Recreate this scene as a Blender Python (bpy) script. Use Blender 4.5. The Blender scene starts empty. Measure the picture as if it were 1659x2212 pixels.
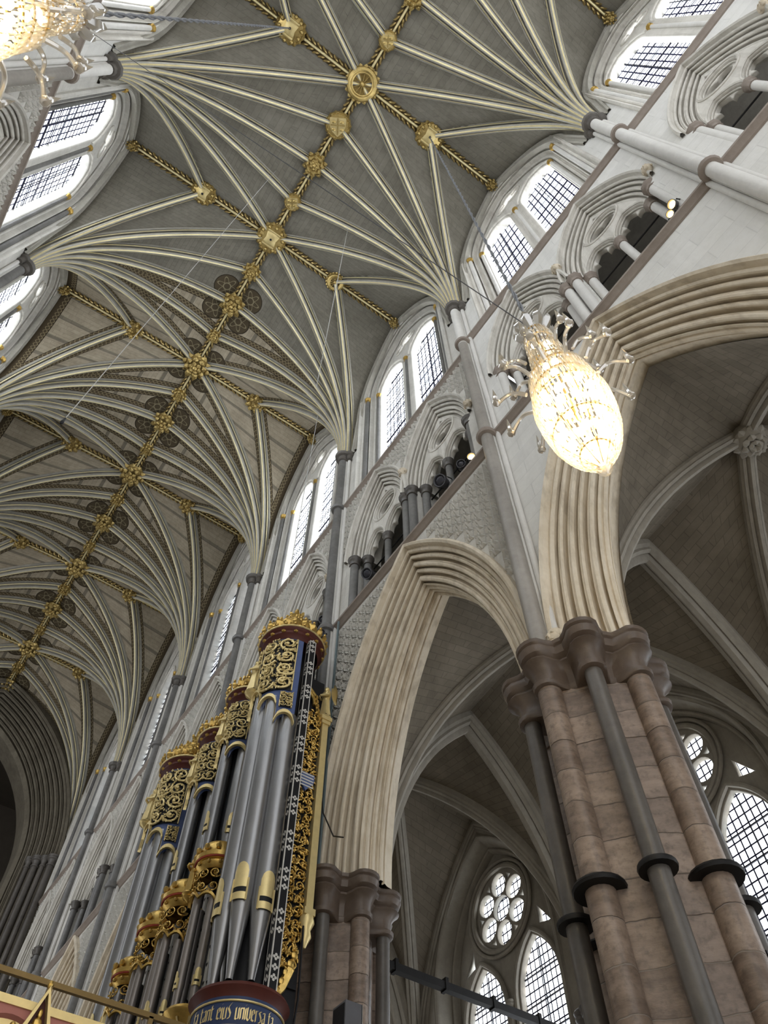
import bpy, math, random
from math import sin, cos, pi, sqrt, acos, asin, atan2, radians, hypot
from mathutils import Vector, Matrix
random.seed(7)
SC = bpy.context.scene
COL = SC.collection

# ------------------------------------------------------------------ camera
cam_d = bpy.data.cameras.new('camera')
cam = bpy.data.objects.new('camera', cam_d)
COL.objects.link(cam)
RGT = Vector((0.82384, -0.56682, 0.00069)); UPV = Vector((-0.48469, -0.70385, 0.51930)); FWD = Vector((0.29387, 0.42816, 0.85459))
mr = Matrix((RGT, UPV, -FWD)).transposed().to_4x4()
mr.translation = Vector((-0.061, 0.0, 1.6))
cam.matrix_world = mr
cam_d.sensor_fit = 'VERTICAL'; cam_d.sensor_height = 36.0; cam_d.lens = 1668.8 * 36 / 2212
cam_d.clip_end = 300
SC.camera = cam

# ------------------------------------------------------------------ light and exposure
SKY = .80            # overcast daylight coming in from the open west end
GLASS_UP = 6.0        # brightness of the clerestory glass
GLASS_FAR = 1.2       # same glass dimmed towards the crossing, to keep the far vault dark
GLASS_AISLE = 2.9     # brightness of the aisle glass
EXPOSURE = 0.78
BULB = 13.0
SC.view_settings.view_transform = 'Standard'
SC.view_settings.look = 'None'
SC.view_settings.gamma = 1.0
SC.view_settings.use_curve_mapping = False
SC.view_settings.exposure = EXPOSURE
try:
    SC.cycles.use_light_tree = True
    SC.cycles.use_denoising = True
    SC.cycles.max_bounces = 6
    SC.cycles.diffuse_bounces = 4
    SC.cycles.caustics_reflective = False
    SC.cycles.caustics_refractive = False
    SC.cycles.sample_clamp_indirect = 4.0
except Exception:
    pass
wd = bpy.data.worlds.new('overcast_sky'); SC.world = wd; wd.use_nodes = True
bgn = wd.node_tree.nodes['Background']
bgn.inputs[0].default_value = (0.96, 0.98, 1.0, 1); bgn.inputs[1].default_value = SKY

# ------------------------------------------------------------------ dimensions
L = 5.947; Y0 = 1.385
def K(k): return Y0 + L * k
HB = L / 2
ZR = 31.0; ZS = 24.07; SX = 5.62
NEAR_K = -1; FAR_K = 5
ORD = ['first', 'second', 'third', 'fourth', 'fifth', 'sixth', 'seventh', 'eighth', 'ninth', 'tenth', 'eleventh', 'twelfth', 'thirteenth', 'fourteenth']

# ------------------------------------------------------------------ node helpers
class NT:
    def __init__(s, name):
        s.m = bpy.data.materials.new(name); s.m.use_nodes = True
        s.t = s.m.node_tree; s.t.nodes.clear()
        s.out = s.t.nodes.new('ShaderNodeOutputMaterial')
    def n(s, typ, **kw):
        nd = s.t.nodes.new(typ)
        for k, v in kw.items(): setattr(nd, k, v)
        return nd
    def l(s, a, b): s.t.links.new(a, b)
    def put(s, sock, v):
        if isinstance(v, bpy.types.NodeSocket): s.l(v, sock)
        else:
            if isinstance(v, tuple) and len(v) == 3 and sock.type == 'RGBA': v = v + (1,)
            sock.default_value = v
    def math(s, op, a, b=None, c=None):
        nd = s.n('ShaderNodeMath', operation=op)
        s.put(nd.inputs[0], a)
        if b is not None: s.put(nd.inputs[1], b)
        if c is not None: s.put(nd.inputs[2], c)
        return nd.outputs[0]
    def mix(s, fac, a, b):
        nd = s.n('ShaderNodeMix', data_type='RGBA')
        s.put(nd.inputs[0], fac); s.put(nd.inputs[6], a); s.put(nd.inputs[7], b)
        return nd.outputs[2]
    def ramp(s, fac, a, b):
        nd = s.n('ShaderNodeMapRange'); s.put(nd.inputs[0], fac)
        nd.inputs[1].default_value = a; nd.inputs[2].default_value = b
        return nd.outputs[0]
    def pos(s):
        return s.n('ShaderNodeNewGeometry').outputs['Position']
    def xyz(s, v):
        nd = s.n('ShaderNodeSeparateXYZ'); s.l(v, nd.inputs[0]); return nd.outputs
    def comb(s, x, y, z):
        nd = s.n('ShaderNodeCombineXYZ')
        for i, v in enumerate((x, y, z)): s.put(nd.inputs[i], v)
        return nd.outputs[0]
    def noise(s, vec, scale, detail=4, rough=.6):
        nd = s.n('ShaderNodeTexNoise'); s.l(vec, nd.inputs['Vector'])
        nd.inputs['Scale'].default_value = scale; nd.inputs['Detail'].default_value = detail; nd.inputs['Roughness'].default_value = rough
        return nd.outputs['Fac']
    def white(s, v):
        nd = s.n('ShaderNodeTexWhiteNoise', noise_dimensions='1D'); s.put(nd.inputs['W'], v); return nd.outputs['Value']
    def bump(s, h, st=.3, dist=.05):
        nd = s.n('ShaderNodeBump'); s.l(h, nd.inputs['Height'])
        nd.inputs['Strength'].default_value = st; nd.inputs['Distance'].default_value = dist
        return nd.outputs[0]
    def bsdf(s, color, rough=.8, metal=0.0, normal=None, spec=.3):
        p = s.n('ShaderNodeBsdfPrincipled')
        s.put(p.inputs['Base Color'], color); s.put(p.inputs['Roughness'], rough); s.put(p.inputs['Metallic'], metal)
        p.inputs['Specular IOR Level'].default_value = spec
        if normal is not None: s.l(normal, p.inputs['Normal'])
        s.l(p.outputs[0], s.out.inputs[0])
        return p

def plain(name, color, rough=.6, metal=0., var=.12, scale=6., bump=0.):
    t = NT(name); p = t.pos(); f = t.noise(p, scale)
    c = t.mix(f, tuple(x * (1 - var) for x in color), tuple(min(1, x * (1 + var)) for x in color))
    t.bsdf(c, rough, metal, t.bump(f, .4, bump) if bump else None)
    return t.m

def stone(name, a, b, rough=.85, streak=.35, courses=None, joint=.0, blockvar=.0, bump=.012, axis='yz', spec=.3, streakcol=None):
    """limestone: mottled between two colours, vertical streaks of old dirt, optional coursed ashlar joints"""
    t = NT(name); p = t.pos(); X, Yv, Z = t.xyz(p)
    n1 = t.noise(p, 1.1, 5, .65)
    n2 = t.noise(p, 9., 4, .6)
    f = t.ramp(t.math('ADD', t.math('MULTIPLY', n1, .7), t.math('MULTIPLY', n2, .3)), .33, .67)
    col = t.mix(f, a, b)
    if streak:
        sv = t.comb(t.math('MULTIPLY', X, 3.2), t.math('MULTIPLY', Yv, 3.2), t.math('MULTIPLY', Z, .22))
        s_ = t.ramp(t.noise(sv, 1.6, 4, .6), .48, .74)
        sc = streakcol or tuple(x * .62 for x in a)
        col = t.mix(t.math('MULTIPLY', s_, streak), col, sc)
    h = n2
    if courses:
        ch, bl = courses
        br = t.n('ShaderNodeTexBrick')
        if axis == 'yz': vec = t.comb(Yv, Z, 0.0)
        elif axis == 'xz': vec = t.comb(X, Z, 0.0)
        elif axis == 'xy': vec = t.comb(X, Yv, 0.0)
        else: vec = t.comb(t.math('ADD', X, Yv), Z, 0.0)
        t.l(vec, br.inputs['Vector'])
        br.inputs['Scale'].default_value = 1.0
        br.inputs['Brick Width'].default_value = bl; br.inputs['Row Height'].default_value = ch
        br.inputs['Mortar Size'].default_value = .008
        br.inputs['Mortar Smooth'].default_value = .2
        br.inputs['Color1'].default_value = (1 - blockvar, 1 - blockvar, 1 - blockvar, 1)
        br.inputs['Color2'].default_value = (1, 1, 1, 1)
        br.inputs['Mortar'].default_value = (1 - joint, 1 - joint, 1 - joint, 1)
        mx = t.n('ShaderNodeMix', data_type='RGBA', blend_type='MULTIPLY')
        mx.inputs[0].default_value = 1.0; t.l(col, mx.inputs[6]); t.l(br.outputs['Color'], mx.inputs[7])
        col = mx.outputs[2]
        h = t.math('SUBTRACT', n2, t.math('MULTIPLY', br.outputs['Fac'], .8))
    t.bsdf(col, rough, 0, t.bump(h, .5, bump), spec)
    return t.m

M = {}
M['ashlar'] = stone('pale_ashlar', (0.72, 0.71, 0.67), (0.82, 0.81, 0.78), courses=(.42, 1.1), joint=.14, blockvar=.07, streak=.18)
M['wall_plain'] = stone('weathered_limestone', (0.58, 0.56, 0.515), (0.74, 0.72, 0.67), courses=(.40, .9), joint=.12, blockvar=.08, streak=.3)
M['mould'] = stone('moulded_limestone', (0.6, 0.575, 0.52), (0.76, 0.735, 0.68), streak=.45, streakcol=(.24, .215, .18))
M['arch'] = stone('warm_arch_limestone', (0.66, 0.57, 0.43), (0.84, 0.76, 0.63), streak=.5, streakcol=(.27, .21, .14))
M['rib'] = stone('vault_rib_stone', (0.33, 0.315, 0.275), (0.47, 0.45, 0.395), streak=.3, streakcol=(.25, .235, .2))
M['dark'] = plain('dark_brown_stone', (.07, .058, .045), .9, 0, .2, 2.)  # very dark brown, for the walls beyond the crossing
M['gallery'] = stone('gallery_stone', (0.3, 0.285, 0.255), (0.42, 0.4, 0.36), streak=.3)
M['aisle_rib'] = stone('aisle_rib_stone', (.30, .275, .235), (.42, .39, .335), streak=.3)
M['crossing_stone'] = stone('darkened_crossing_stone', (.125, .108, .08), (.205, .182, .14), streak=.4)  # colour darkened so the far arch looks dim despite the west daylight
M['shaft_light'] = stone('pale_stone_shaft', (0.66, 0.645, 0.61), (0.78, 0.765, 0.735), streak=.2, rough=.7)
M['marble'] = stone('grey_purbeck_marble', (.12, .118, .115), (.24, .235, .23), rough=.42, streak=.25, bump=.006, spec=.45)
M['marble_mid'] = stone('worn_grey_brown_marble', (.27, .25, .225), (.40, .375, .34), rough=.4, streak=.35, bump=.006, spec=.5)
M['marble_dark'] = stone('dark_purbeck_marble', (.075, .068, .06), (.15, .135, .12), rough=.38, streak=.3, bump=.006, spec=.5)
M['cap'] = stone('brown_marble_capital', (.085, .06, .045), (.16, .12, .092), rough=.42, streak=.3, bump=.008, spec=.5)
M['cap_mid'] = stone('brown_stone_ring', (.27, .22, .185), (.36, .31, .27), rough=.6, streak=.2)
M['floor'] = stone('floor_stone', (.42, .37, .30), (.52, .46, .38), streak=0, courses=(.6, .6), joint=.3, axis='xy', rough=.5)
M['gold'] = plain('gilding', (.66, .44, .13), .32, .9, .3, 14., .01)
M['gold_old'] = plain('old_gilding', (.50, .37, .15), .42, .75, .4, 16., .012)
M['gold_line'] = plain('gilded_fillet', (.80, .70, .40), .45, .45, .2, 5.)
M['gold_pale'] = plain('pale_gold_leaf', (.82, .66, .32), .40, .55, .15, 9.)
M['iron'] = plain('black_iron', (.025, .024, .024), .5, .6, .2)
M['navy'] = plain('navy_paint', (.035, .055, .13), .5, 0, .2)
M['blue'] = plain('blue_paint', (.10, .14, .30), .5, 0, .2)
M['black'] = plain('black_paint_and_holes', (.008, .008, .010), .5, 0, .2)
M['white'] = plain('white_paint', (.62, .60, .56), .5, 0, .1)
M['maroon'] = plain('dark_red_paint', (.10, .025, .018), .5, 0, .3)
M['red'] = plain('red_paint', (.38, .06, .03), .5, 0, .2)
M['pink'] = plain('pink_paint', (.55, .22, .18), .6, 0, .2)
M['tin'] = plain('tin_pipe_metal', (.33, .33, .335), .34, .85, .12, 3., .002)
M['tin_low'] = plain('dull_pipe_metal', (.30, .27, .25), .42, .7, .12, 3.)
M['grey_plastic'] = plain('grey_housing', (.12, .12, .13), .5, 0, .1)
M['brass'] = plain('dull_brass', (.22, .15, .06), .45, .6, .2)
M['conduit'] = plain('blue_grey_conduit', (.14, .18, .19), .5, .3, .1)
M['wire'] = plain('steel_wire', (.13, .13, .14), .5, .4, .1)
M['cord'] = plain('pale_cord', (.5, .5, .48), .6, 0, .1)
M['rope'] = plain('grey_twisted_cable', (.20, .21, .23), .5, .2, .25, 30.)

def pier_mat():
    t = NT('coursed_brown_marble'); p = t.pos(); X, Yv, Z = t.xyz(p)
    wob = t.math('MULTIPLY', t.noise(p, 1.7, 3), .34)
    zz = t.math('ADD', t.math('DIVIDE', Z, .40), wob)
    cid = t.math('FLOOR', zz); fr = t.math('FRACT', zz)
    edge = t.math('MINIMUM', fr, t.math('SUBTRACT', 1.0, fr))
    jt = t.ramp(edge, .0, .022)
    sv = t.comb(t.math('MULTIPLY', X, 1.5), t.math('MULTIPLY', Yv, 1.5), t.math('MULTIPLY', Z, 5.))
    n1 = t.noise(sv, 1.3, 5, .65); n2 = t.noise(p, 14., 4)
    f = t.ramp(t.math('ADD', t.math('MULTIPLY', n1, .8), t.math('MULTIPLY', t.white(cid), .2)), .33, .68)
    col = t.mix(f, (.165, .118, .088), (.35, .265, .205))
    col = t.mix(t.math('MULTIPLY', t.ramp(n2, .48, .72), .6), col, (.085, .062, .048))
    col = t.mix(jt, t.mix(t.math('GREATER_THAN', t.white(t.math('ADD', cid, 3.3)), .45), (.055, .04, .032), (.33, .29, .25)), col)
    h = t.math('ADD', t.math('MULTIPLY', jt, .7), t.math('MULTIPLY', n1, .9))
    t.bsdf(col, t.math('ADD', .30, t.math('MULTIPLY', n2, .25)), 0, t.bump(h, .55, .03), .5)
    return t.m
M['pier'] = pier_mat()

def web_mat(name, old):
    """vault infill: coursed blocks read from the UVs (u = distance to the rib, v = length up the rib)"""
    t = NT(name); uv = t.n('ShaderNodeUVMap', uv_map='UVMap').outputs[0]
    u, v, _ = t.xyz(uv); p = t.pos(); X, Yv, Z = t.xyz(p)
    n1 = t.noise(p, .9, 5, .65); n2 = t.noise(p, 7., 4)
    f = t.ramp(t.math('ADD', t.math('MULTIPLY', n1, .65), t.math('MULTIPLY', n2, .35)), .35, .65)
    br = t.n('ShaderNodeTexBrick'); t.l(t.comb(u, v, 0.0), br.inputs['Vector'])
    br.inputs['Scale'].default_value = 1; br.inputs['Brick Width'].default_value = .55 if not old else .34
    br.inputs['Row Height'].default_value = .24 if not old else .17; br.inputs['Mortar Size'].default_value = .007
    br.inputs['Color1'].default_value = (.86, .86, .86, 1); br.inputs['Color2'].default_value = (1, 1, 1, 1); br.inputs['Mortar'].default_value = (.68, .68, .68, 1)
    if not old:
        col = t.mix(f, (.165, .152, .122), (.23, .215, .178))
    else:
        col = t.mix(f, (.31, .265, .195), (.45, .39, .295))
        # darker stripes of reigate stone every few courses
        area = t.math('GREATER_THAN', Yv, K(1.5) - .02)
        col = t.mix(area, t.mix(f, (.165, .152, .122), (.23, .215, .178)), col)
        band = t.math('MULTIPLY', area, t.math('LESS_THAN', t.math('FRACT', t.math('DIVIDE', v, .92)), .17))
        col = t.mix(t.math('MULTIPLY', band, .75), col, (.15, .133, .105))
    mx = t.n('ShaderNodeMix', data_type='RGBA', blend_type='MULTIPLY'); mx.inputs[0].default_value = 1
    t.l(col, mx.inputs[6]); t.l(br.outputs['Color'], mx.inputs[7]); col = mx.outputs[2]
    if old:
        # painted scroll border beside every rib
        dd = t.math('SUBTRACT', u, .20)
        inb = t.math('MULTIPLY', area, t.math('MULTIPLY', t.math('GREATER_THAN', v, 2.2), t.math('LESS_THAN', u, .40)))
        ph = t.math('MULTIPLY', v, 2 * pi / .34)
        wv = t.math('MULTIPLY', t.math('SINE', ph), .07)
        d1 = t.math('ABSOLUTE', t.math('SUBTRACT', t.math('SUBTRACT', dd, .09), wv))
        d2 = t.math('ABSOLUTE', t.math('ADD', t.math('SUBTRACT', dd, .09), wv))
        line = t.math('LESS_THAN', t.math('MINIMUM', d1, d2), .016)
        edge = t.math('GREATER_THAN', u, .375)
        pc = t.mix(line, (.085, .065, .04), (.26, .215, .13))
        pc = t.mix(edge, pc, (.04, .03, .02))
        col = t.mix(inb, col, pc)
        # painted foliage rosettes around the ridge bosses
        half = L / 2
        yy = t.math('PINGPONG', t.math('SUBTRACT', Yv, Y0 - 10 * L), half / 2)
        ax = t.math('ABSOLUTE', X)
        dx = t.math('SUBTRACT', ax, .50); dy = t.math('SUBTRACT', yy, .48)
        rr = t.math('SQRT', t.math('ADD', t.math('MULTIPLY', dx, dx), t.math('MULTIPLY', dy, dy)))
        inr = t.math('MULTIPLY', t.math('LESS_THAN', rr, .47), t.math('GREATER_THAN', Yv, K(1.5) - 1.1))
        an = t.math('ARCTAN2', dy, dx)
        lob = t.math('ADD', .26, t.math('MULTIPLY', t.math('COSINE', t.math('MULTIPLY', an, 6.)), .10))
        ln = t.math('MAXIMUM', t.math('LESS_THAN', t.math('ABSOLUTE', t.math('SUBTRACT', rr, lob)), .022), t.math('LESS_THAN', t.math('ABSOLUTE', t.math('SUBTRACT', rr, .13)), .02))
        rc = t.mix(ln, (.075, .058, .035), (.22, .19, .12))
        rc = t.mix(t.math('GREATER_THAN', rr, .435), rc, (.035, .028, .018))
        col = t.mix(inr, col, rc)
    t.bsdf(col, .9, 0, t.bump(t.math('SUBTRACT', n2, br.outputs['Fac']), .3, .012), .15)
    return t.m
M['web_new'] = web_mat('grey_vault_infill', False)
M['web_old'] = web_mat('banded_painted_vault_infill', True)

def aisle_web():
    t = NT('aisle_vault_infill'); uv = t.n('ShaderNodeUVMap', uv_map='UVMap').outputs[0]
    u, v, _ = t.xyz(uv); p = t.pos(); n1 = t.noise(p, .8, 5, .65); n2 = t.noise(p, 7., 4)
    br = t.n('ShaderNodeTexBrick'); t.l(t.comb(u, v, 0.0), br.inputs['Vector'])
    br.inputs['Scale'].default_value = 1; br.inputs['Brick Width'].default_value = .42; br.inputs['Row Height'].default_value = .2; br.inputs['Mortar Size'].default_value = .008
    br.inputs['Color1'].default_value = (.85, .85, .85, 1); br.inputs['Color2'].default_value = (1, 1, 1, 1); br.inputs['Mortar'].default_value = (.66, .66, .66, 1)
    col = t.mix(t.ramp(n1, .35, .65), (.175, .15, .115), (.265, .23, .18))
    mx = t.n('ShaderNodeMix', data_type='RGBA', blend_type='MULTIPLY'); mx.inputs[0].default_value = 1
    t.l(col, mx.inputs[6]); t.l(br.outputs['Color'], mx.inputs[7])
    t.bsdf(mx.outputs[2], .9, 0, t.bump(t.math('SUBTRACT', n2, br.outputs['Fac']), .3, .012), .15)
    return t.m
M['web_aisle'] = aisle_web()

def glass_mat(name, strength, gy, gz, lw, lz):
    """daylit leaded glass: clear quarries give off the daylight, the leads between them do not"""
    t = NT(name); p = t.pos(); X, Yv, Z = t.xyz(p)
    def grid(c, s, lw):
        f = t.math('FRACT', t.math('DIVIDE', c, s))
        return t.math('LESS_THAN', t.math('MINIMUM', f, t.math('SUBTRACT', 1.0, f)), lw / s)
    lead = t.math('MAXIMUM', grid(Yv, gy, lw), grid(Z, gz, lz))
    cid = t.math('ADD', t.math('FLOOR', t.math('DIVIDE', Yv, gy)), t.math('MULTIPLY', t.math('FLOOR', t.math('DIVIDE', Z, gz)), 37.7))
    tint = t.mix(t.white(cid), (.80, .90, 1.0), (1.0, 1.0, 1.0))
    em = t.n('ShaderNodeEmission'); t.l(tint, em.inputs[0])
    em.inputs[1].default_value = strength
    di = t.n('ShaderNodeBsdfDiffuse'); di.inputs[0].default_value = (.05, .05, .10, 1)
    ms = t.n('ShaderNodeMixShader'); t.l(lead, ms.inputs[0]); t.l(em.outputs[0], ms.inputs[1]); t.l(di.outputs[0], ms.inputs[2])
    t.l(ms.outputs[0], t.out.inputs[0])
    return t.m
M['glass_up'] = glass_mat('clerestory_leaded_glass', GLASS_UP, .19, .29, .023, .046)
M['glass_far'] = glass_mat('dimmed_leaded_glass', GLASS_FAR, .19, .29, .023, .046)
M['glass_aisle'] = glass_mat('aisle_leaded_glass', GLASS_AISLE, .15, .20, .016, .017)

def emit(name, col, st):
    t = NT(name); e = t.n('ShaderNodeEmission'); e.inputs[0].default_value = col + (1,); e.inputs[1].default_value = st
    t.l(e.outputs[0], t.out.inputs[0]); return t.m
M['bulb'] = emit('warm_lamp_bulb', (1.0, .80, .46), BULB)
M['bulb_dim'] = emit('small_warm_bulb', (1.0, .82, .52), BULB * .55)
M['spot_lit'] = emit('lit_spotlight', (1.0, .62, .20), 9.)

def crystal(name, solid=.55):
    t = NT(name); p = t.pos()
    tr = t.n('ShaderNodeBsdfTransparent'); tr.inputs[0].default_value = (.97, .95, .92, 1)
    gl = t.n('ShaderNodeBsdfGlossy'); gl.inputs[0].default_value = (1, 1, 1, 1); gl.inputs['Roughness'].default_value = .12
    tl = t.n('ShaderNodeBsdfTranslucent'); tl.inputs[0].default_value = (1, .95, .86, 1)
    a = t.n('ShaderNodeMixShader'); a.inputs[0].default_value = .5; t.l(gl.outputs[0], a.inputs[1]); t.l(tl.outputs[0], a.inputs[2])
    b = t.n('ShaderNodeMixShader'); b.inputs[0].default_value = solid; t.l(tr.outputs[0], b.inputs[1]); t.l(a.outputs[0], b.inputs[2])
    t.l(b.outputs[0], t.out.inputs[0]); return t.m
M['crystal'] = crystal('cut_crystal')
M['crystal_arm'] = crystal('moulded_crystal', .8)
# ------------------------------------------------------------------ mesh helpers
class MB:
    def __init__(s): s.v = []; s.f = []; s.m = []; s.uv = []; s.cur = 0; s.sm = []; s.smooth = True; s.has_uv = False
    def vert(s, p): s.v.append(tuple(p)); return len(s.v) - 1
    def face(s, ids, mi=None, uv=None):
        s.f.append(tuple(ids)); s.m.append(s.cur if mi is None else mi); s.sm.append(s.smooth)
        s.uv.append(uv)
        if uv: s.has_uv = True
    def grid(s, rows, closed_u=False, closed_v=False, mats=None, flip=False):
        """rows: list of lists of points"""
        b = len(s.v); n = len(rows); m = len(rows[0])
        for r in rows:
            for p in r: s.v.append(tuple(p))
        for i in range(n if closed_u else n - 1):
            i2 = (i + 1) % n
            for j in range(m if closed_v else m - 1):
                j2 = (j + 1) % m
                q = (b + i * m + j, b + i * m + j2, b + i2 * m + j2, b + i2 * m + j)
                s.face(q[::-1] if flip else q, mats[j] if mats else None)
        return b
    def box(s, x0, x1, y0, y1, z0, z1):
        sm = s.smooth; s.smooth = False
        b = len(s.v)
        for z in (z0, z1):
            for x, y in ((x0, y0), (x1, y0), (x1, y1), (x0, y1)): s.v.append((x, y, z))
        for q in ((3, 2, 1, 0), (4, 5, 6, 7), (0, 1, 5, 4), (1, 2, 6, 5), (2, 3, 7, 6), (3, 0, 4, 7)):
            s.face([b + i for i in q])
        s.smooth = sm
    def lathe(s, prof, c=(0, 0, 0), n=16, lobes=0, amp=0, a0=0, a1=2 * pi, caps=True):
        full = abs(a1 - a0 - 2 * pi) < 1e-6
        rows = []
        for r, z in prof:
            row = []
            for i in range(n if full else n + 1):
                a = a0 + (a1 - a0) * i / n
                rr = r * (1 + amp * cos(lobes * a)) if lobes else r
                row.append((c[0] + rr * cos(a), c[1] + rr * sin(a), c[2] + z))
            rows.append(row)
        s.grid(rows, closed_v=full)
        if caps and full:
            b = len(s.v) - len(rows) * n
            s.face([b + i for i in range(n)][::-1]); s.face([b + (len(rows) - 1) * n + i for i in range(n)])
    def tube(s, pts, r, n=8, closed=False, caps=True):
        pts = [Vector(p) for p in pts]; N = len(pts)
        rs = r if isinstance(r, (list, tuple)) else [r] * N
        t0 = (pts[1] - pts[0]).normalized()
        ref = Vector((0, 0, 1)) if abs(t0.z) < .9 else Vector((1, 0, 0))
        nrm = (ref - t0 * ref.dot(t0)).normalized()
        rows = []
        for i in range(N):
            if closed: t = (pts[(i + 1) % N] - pts[i - 1])
            else: t = pts[min(i + 1, N - 1)] - pts[max(i - 1, 0)]
            if t.length < 1e-9: t = t0.copy()
            t.normalize()
            nrm = nrm - t * nrm.dot(t)
            if nrm.length < 1e-6: nrm = t.orthogonal()
            nrm.normalize(); bn = t.cross(nrm)
            rows.append([pts[i] + (nrm * cos(2 * pi * j / n) + bn * sin(2 * pi * j / n)) * rs[i] for j in range(n)])
        b = s.grid(rows, closed_u=closed, closed_v=True)
        if caps and not closed:
            s.face([b + j for j in range(n)][::-1]); s.face([b + (N - 1) * n + j for j in range(n)])
    def blob(s, c, r, n=8, m=5, R=None):
        rx, ry, rz = r if isinstance(r, (tuple, list)) else (r, r, r)
        rows = []
        for i in range(m + 1):
            th = pi * i / m
            row = []
            for j in range(n):
                a = 2 * pi * j / n
                p = Vector((rx * sin(th) * cos(a), ry * sin(th) * sin(a), rz * cos(th)))
                if R is not None: p = R @ p
                row.append(Vector(c) + p)
            rows.append(row)
        s.grid(rows, closed_v=True, flip=True)
    def prism(s, poly, d, x0=0.0, tf=None):
        """poly in (y,z), extruded along x from x0 to x0+d; flat faces"""
        sm = s.smooth; s.smooth = False
        b = len(s.v); n = len(poly)
        for x in (x0, x0 + d):
            for y, z in poly: s.v.append(tf(x, y, z) if tf else (x, y, z))
        s.face([b + i for i in range(n)][::-1]); s.face([b + n + i for i in range(n)])
        for i in range(n): s.face((b + i, b + (i + 1) % n, b + n + (i + 1) % n, b + n + i))
        s.smooth = sm
    def leaf(s, base, tip, side, up, w, n=5, bulge=.35):
        """bent leaf: width along side, crest along up"""
        base = Vector(base); tip = Vector(tip); side = Vector(side).normalized(); up = Vector(up).normalized()
        ln = (tip - base).length
        rows = []
        for i in range(n + 1):
            t = i / n
            c = base.lerp(tip, t) + up * (ln * bulge * sin(pi * min(1, t * 1.1)) )
            ww = w * max(.03, sin(pi * (.12 + .88 * t)) ** .8 if t < 1 else .03)
            rows.append([c - side * ww - up * ww * .35, c + up * ww * .3, c + side * ww - up * ww * .35])
        s.grid(rows)
        s.grid([[p - up * .02 for p in r] for r in rows], flip=True)
    def mesh(s, name, mats):
        me = bpy.data.meshes.new(name)
        me.from_pydata(s.v, [], s.f)
        for m in (mats if isinstance(mats, (list, tuple)) else [mats]):
            me.materials.append(M[m] if isinstance(m, str) else m)
        me.polygons.foreach_set('material_index', s.m)
        me.polygons.foreach_set('use_smooth', s.sm)
        if s.has_uv:
            ul = me.uv_layers.new(name='UVMap'); k = 0
            for fi, f in enumerate(s.f):
                for j in range(len(f)):
                    ul.data[k].uv = s.uv[fi][j] if s.uv[fi] else (0, 0); k += 1
        me.update()
        me.set_sharp_from_angle(angle=radians(38))
        return me
    def build(s, name, mats, parent=None):
        o = bpy.data.objects.new(name, s.mesh(name, mats)); COL.objects.link(o)
        if parent is not None: o.parent = parent
        return o

def tag(o, label=None, cat=None, group=None, kind=None):
    if label: o['label'] = label
    if cat: o['category'] = cat
    if group: o['group'] = group
    if kind: o['kind'] = kind
    return o
def empty(name, loc=(0, 0, 0), rz=0.0, scale=(1, 1, 1)):
    o = bpy.data.objects.new(name, None); COL.objects.link(o)
    o.location = loc; o.rotation_euler = (0, 0, rz); o.scale = scale; o.empty_display_size = .2
    return o
KIDS = {}
def copy_tree(o, parent=None, kids=None):
    c = o.copy(); COL.objects.link(c)
    if parent is not None: c.parent = parent
    for ch in list(o.children): copy_tree(ch, c)
    return c
def place(proto_used, proto, loc, scale=(1, 1, 1), rz=0.0, label=None, cat=None, group=None, kind=None, name=None):
    """the first time moves the prototype itself, afterwards a copy of it with all its parts"""
    o = proto if not proto_used.get(proto.name) else copy_tree(proto_used[proto.name])
    if not proto_used.get(proto.name): proto_used[proto.name] = proto
    o.location = loc; o.scale = scale; o.rotation_euler = (0, 0, rz)
    if name: o.name = name
    return tag(o, label, cat, group, kind)
USED = {}
class Proto:
    """a thing built once; every later call copies it"""
    def __init__(s, root): s.root = root; s.used = False
    def at(s, loc, scale=(1, 1, 1), rz=0.0, label=None, cat=None, group=None, kind=None, name=None):
        o = s.root if not s.used else copy_tree(s.root)
        s.used = True
        o.location = loc; o.scale = scale; o.rotation_euler = (0, 0, rz)
        if name: o.name = name
        for key in ('label', 'category', 'group', 'kind'):
            if key in o: del o[key]
        return tag(o, label, cat, group, kind)

def curve_plate(name, polys, depth, bevel=0.02, res=2):
    """filled 2-D curve with holes, extruded and bevelled -> mesh; curve (x,y) becomes local (y,z), depth along x"""
    cu = bpy.data.curves.new(name, 'CURVE'); cu.dimensions = '2D'; cu.fill_mode = 'BOTH'
    cu.extrude = depth / 2 - bevel; cu.bevel_depth = bevel; cu.bevel_resolution = res
    cu.offset = -bevel
    for poly in polys:
        sp = cu.splines.new('POLY'); sp.points.add(len(poly) - 1)
        for p, q in zip(sp.points, poly): p.co = (q[0], q[1], 0, 1)
        sp.use_cyclic_u = True
    ob = bpy.data.objects.new(name, cu); COL.objects.link(ob)
    dg = bpy.context.evaluated_depsgraph_get()
    me = bpy.data.meshes.new_from_object(ob.evaluated_get(dg))
    bpy.data.objects.remove(ob); bpy.data.curves.remove(cu)
    me.transform(Matrix(((0, 0, 1, 0), (1, 0, 0, 0), (0, 1, 0, 0), (0, 0, 0, 1))))
    return me
def mesh_obj(name, me, mat, parent=None, loc=(0, 0, 0)):
    me.materials.clear(); me.materials.append(M[mat] if isinstance(mat, str) else mat)
    o = bpy.data.objects.new(name, me); COL.objects.link(o); o.location = loc
    if parent is not None: o.parent = parent
    return o

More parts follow.
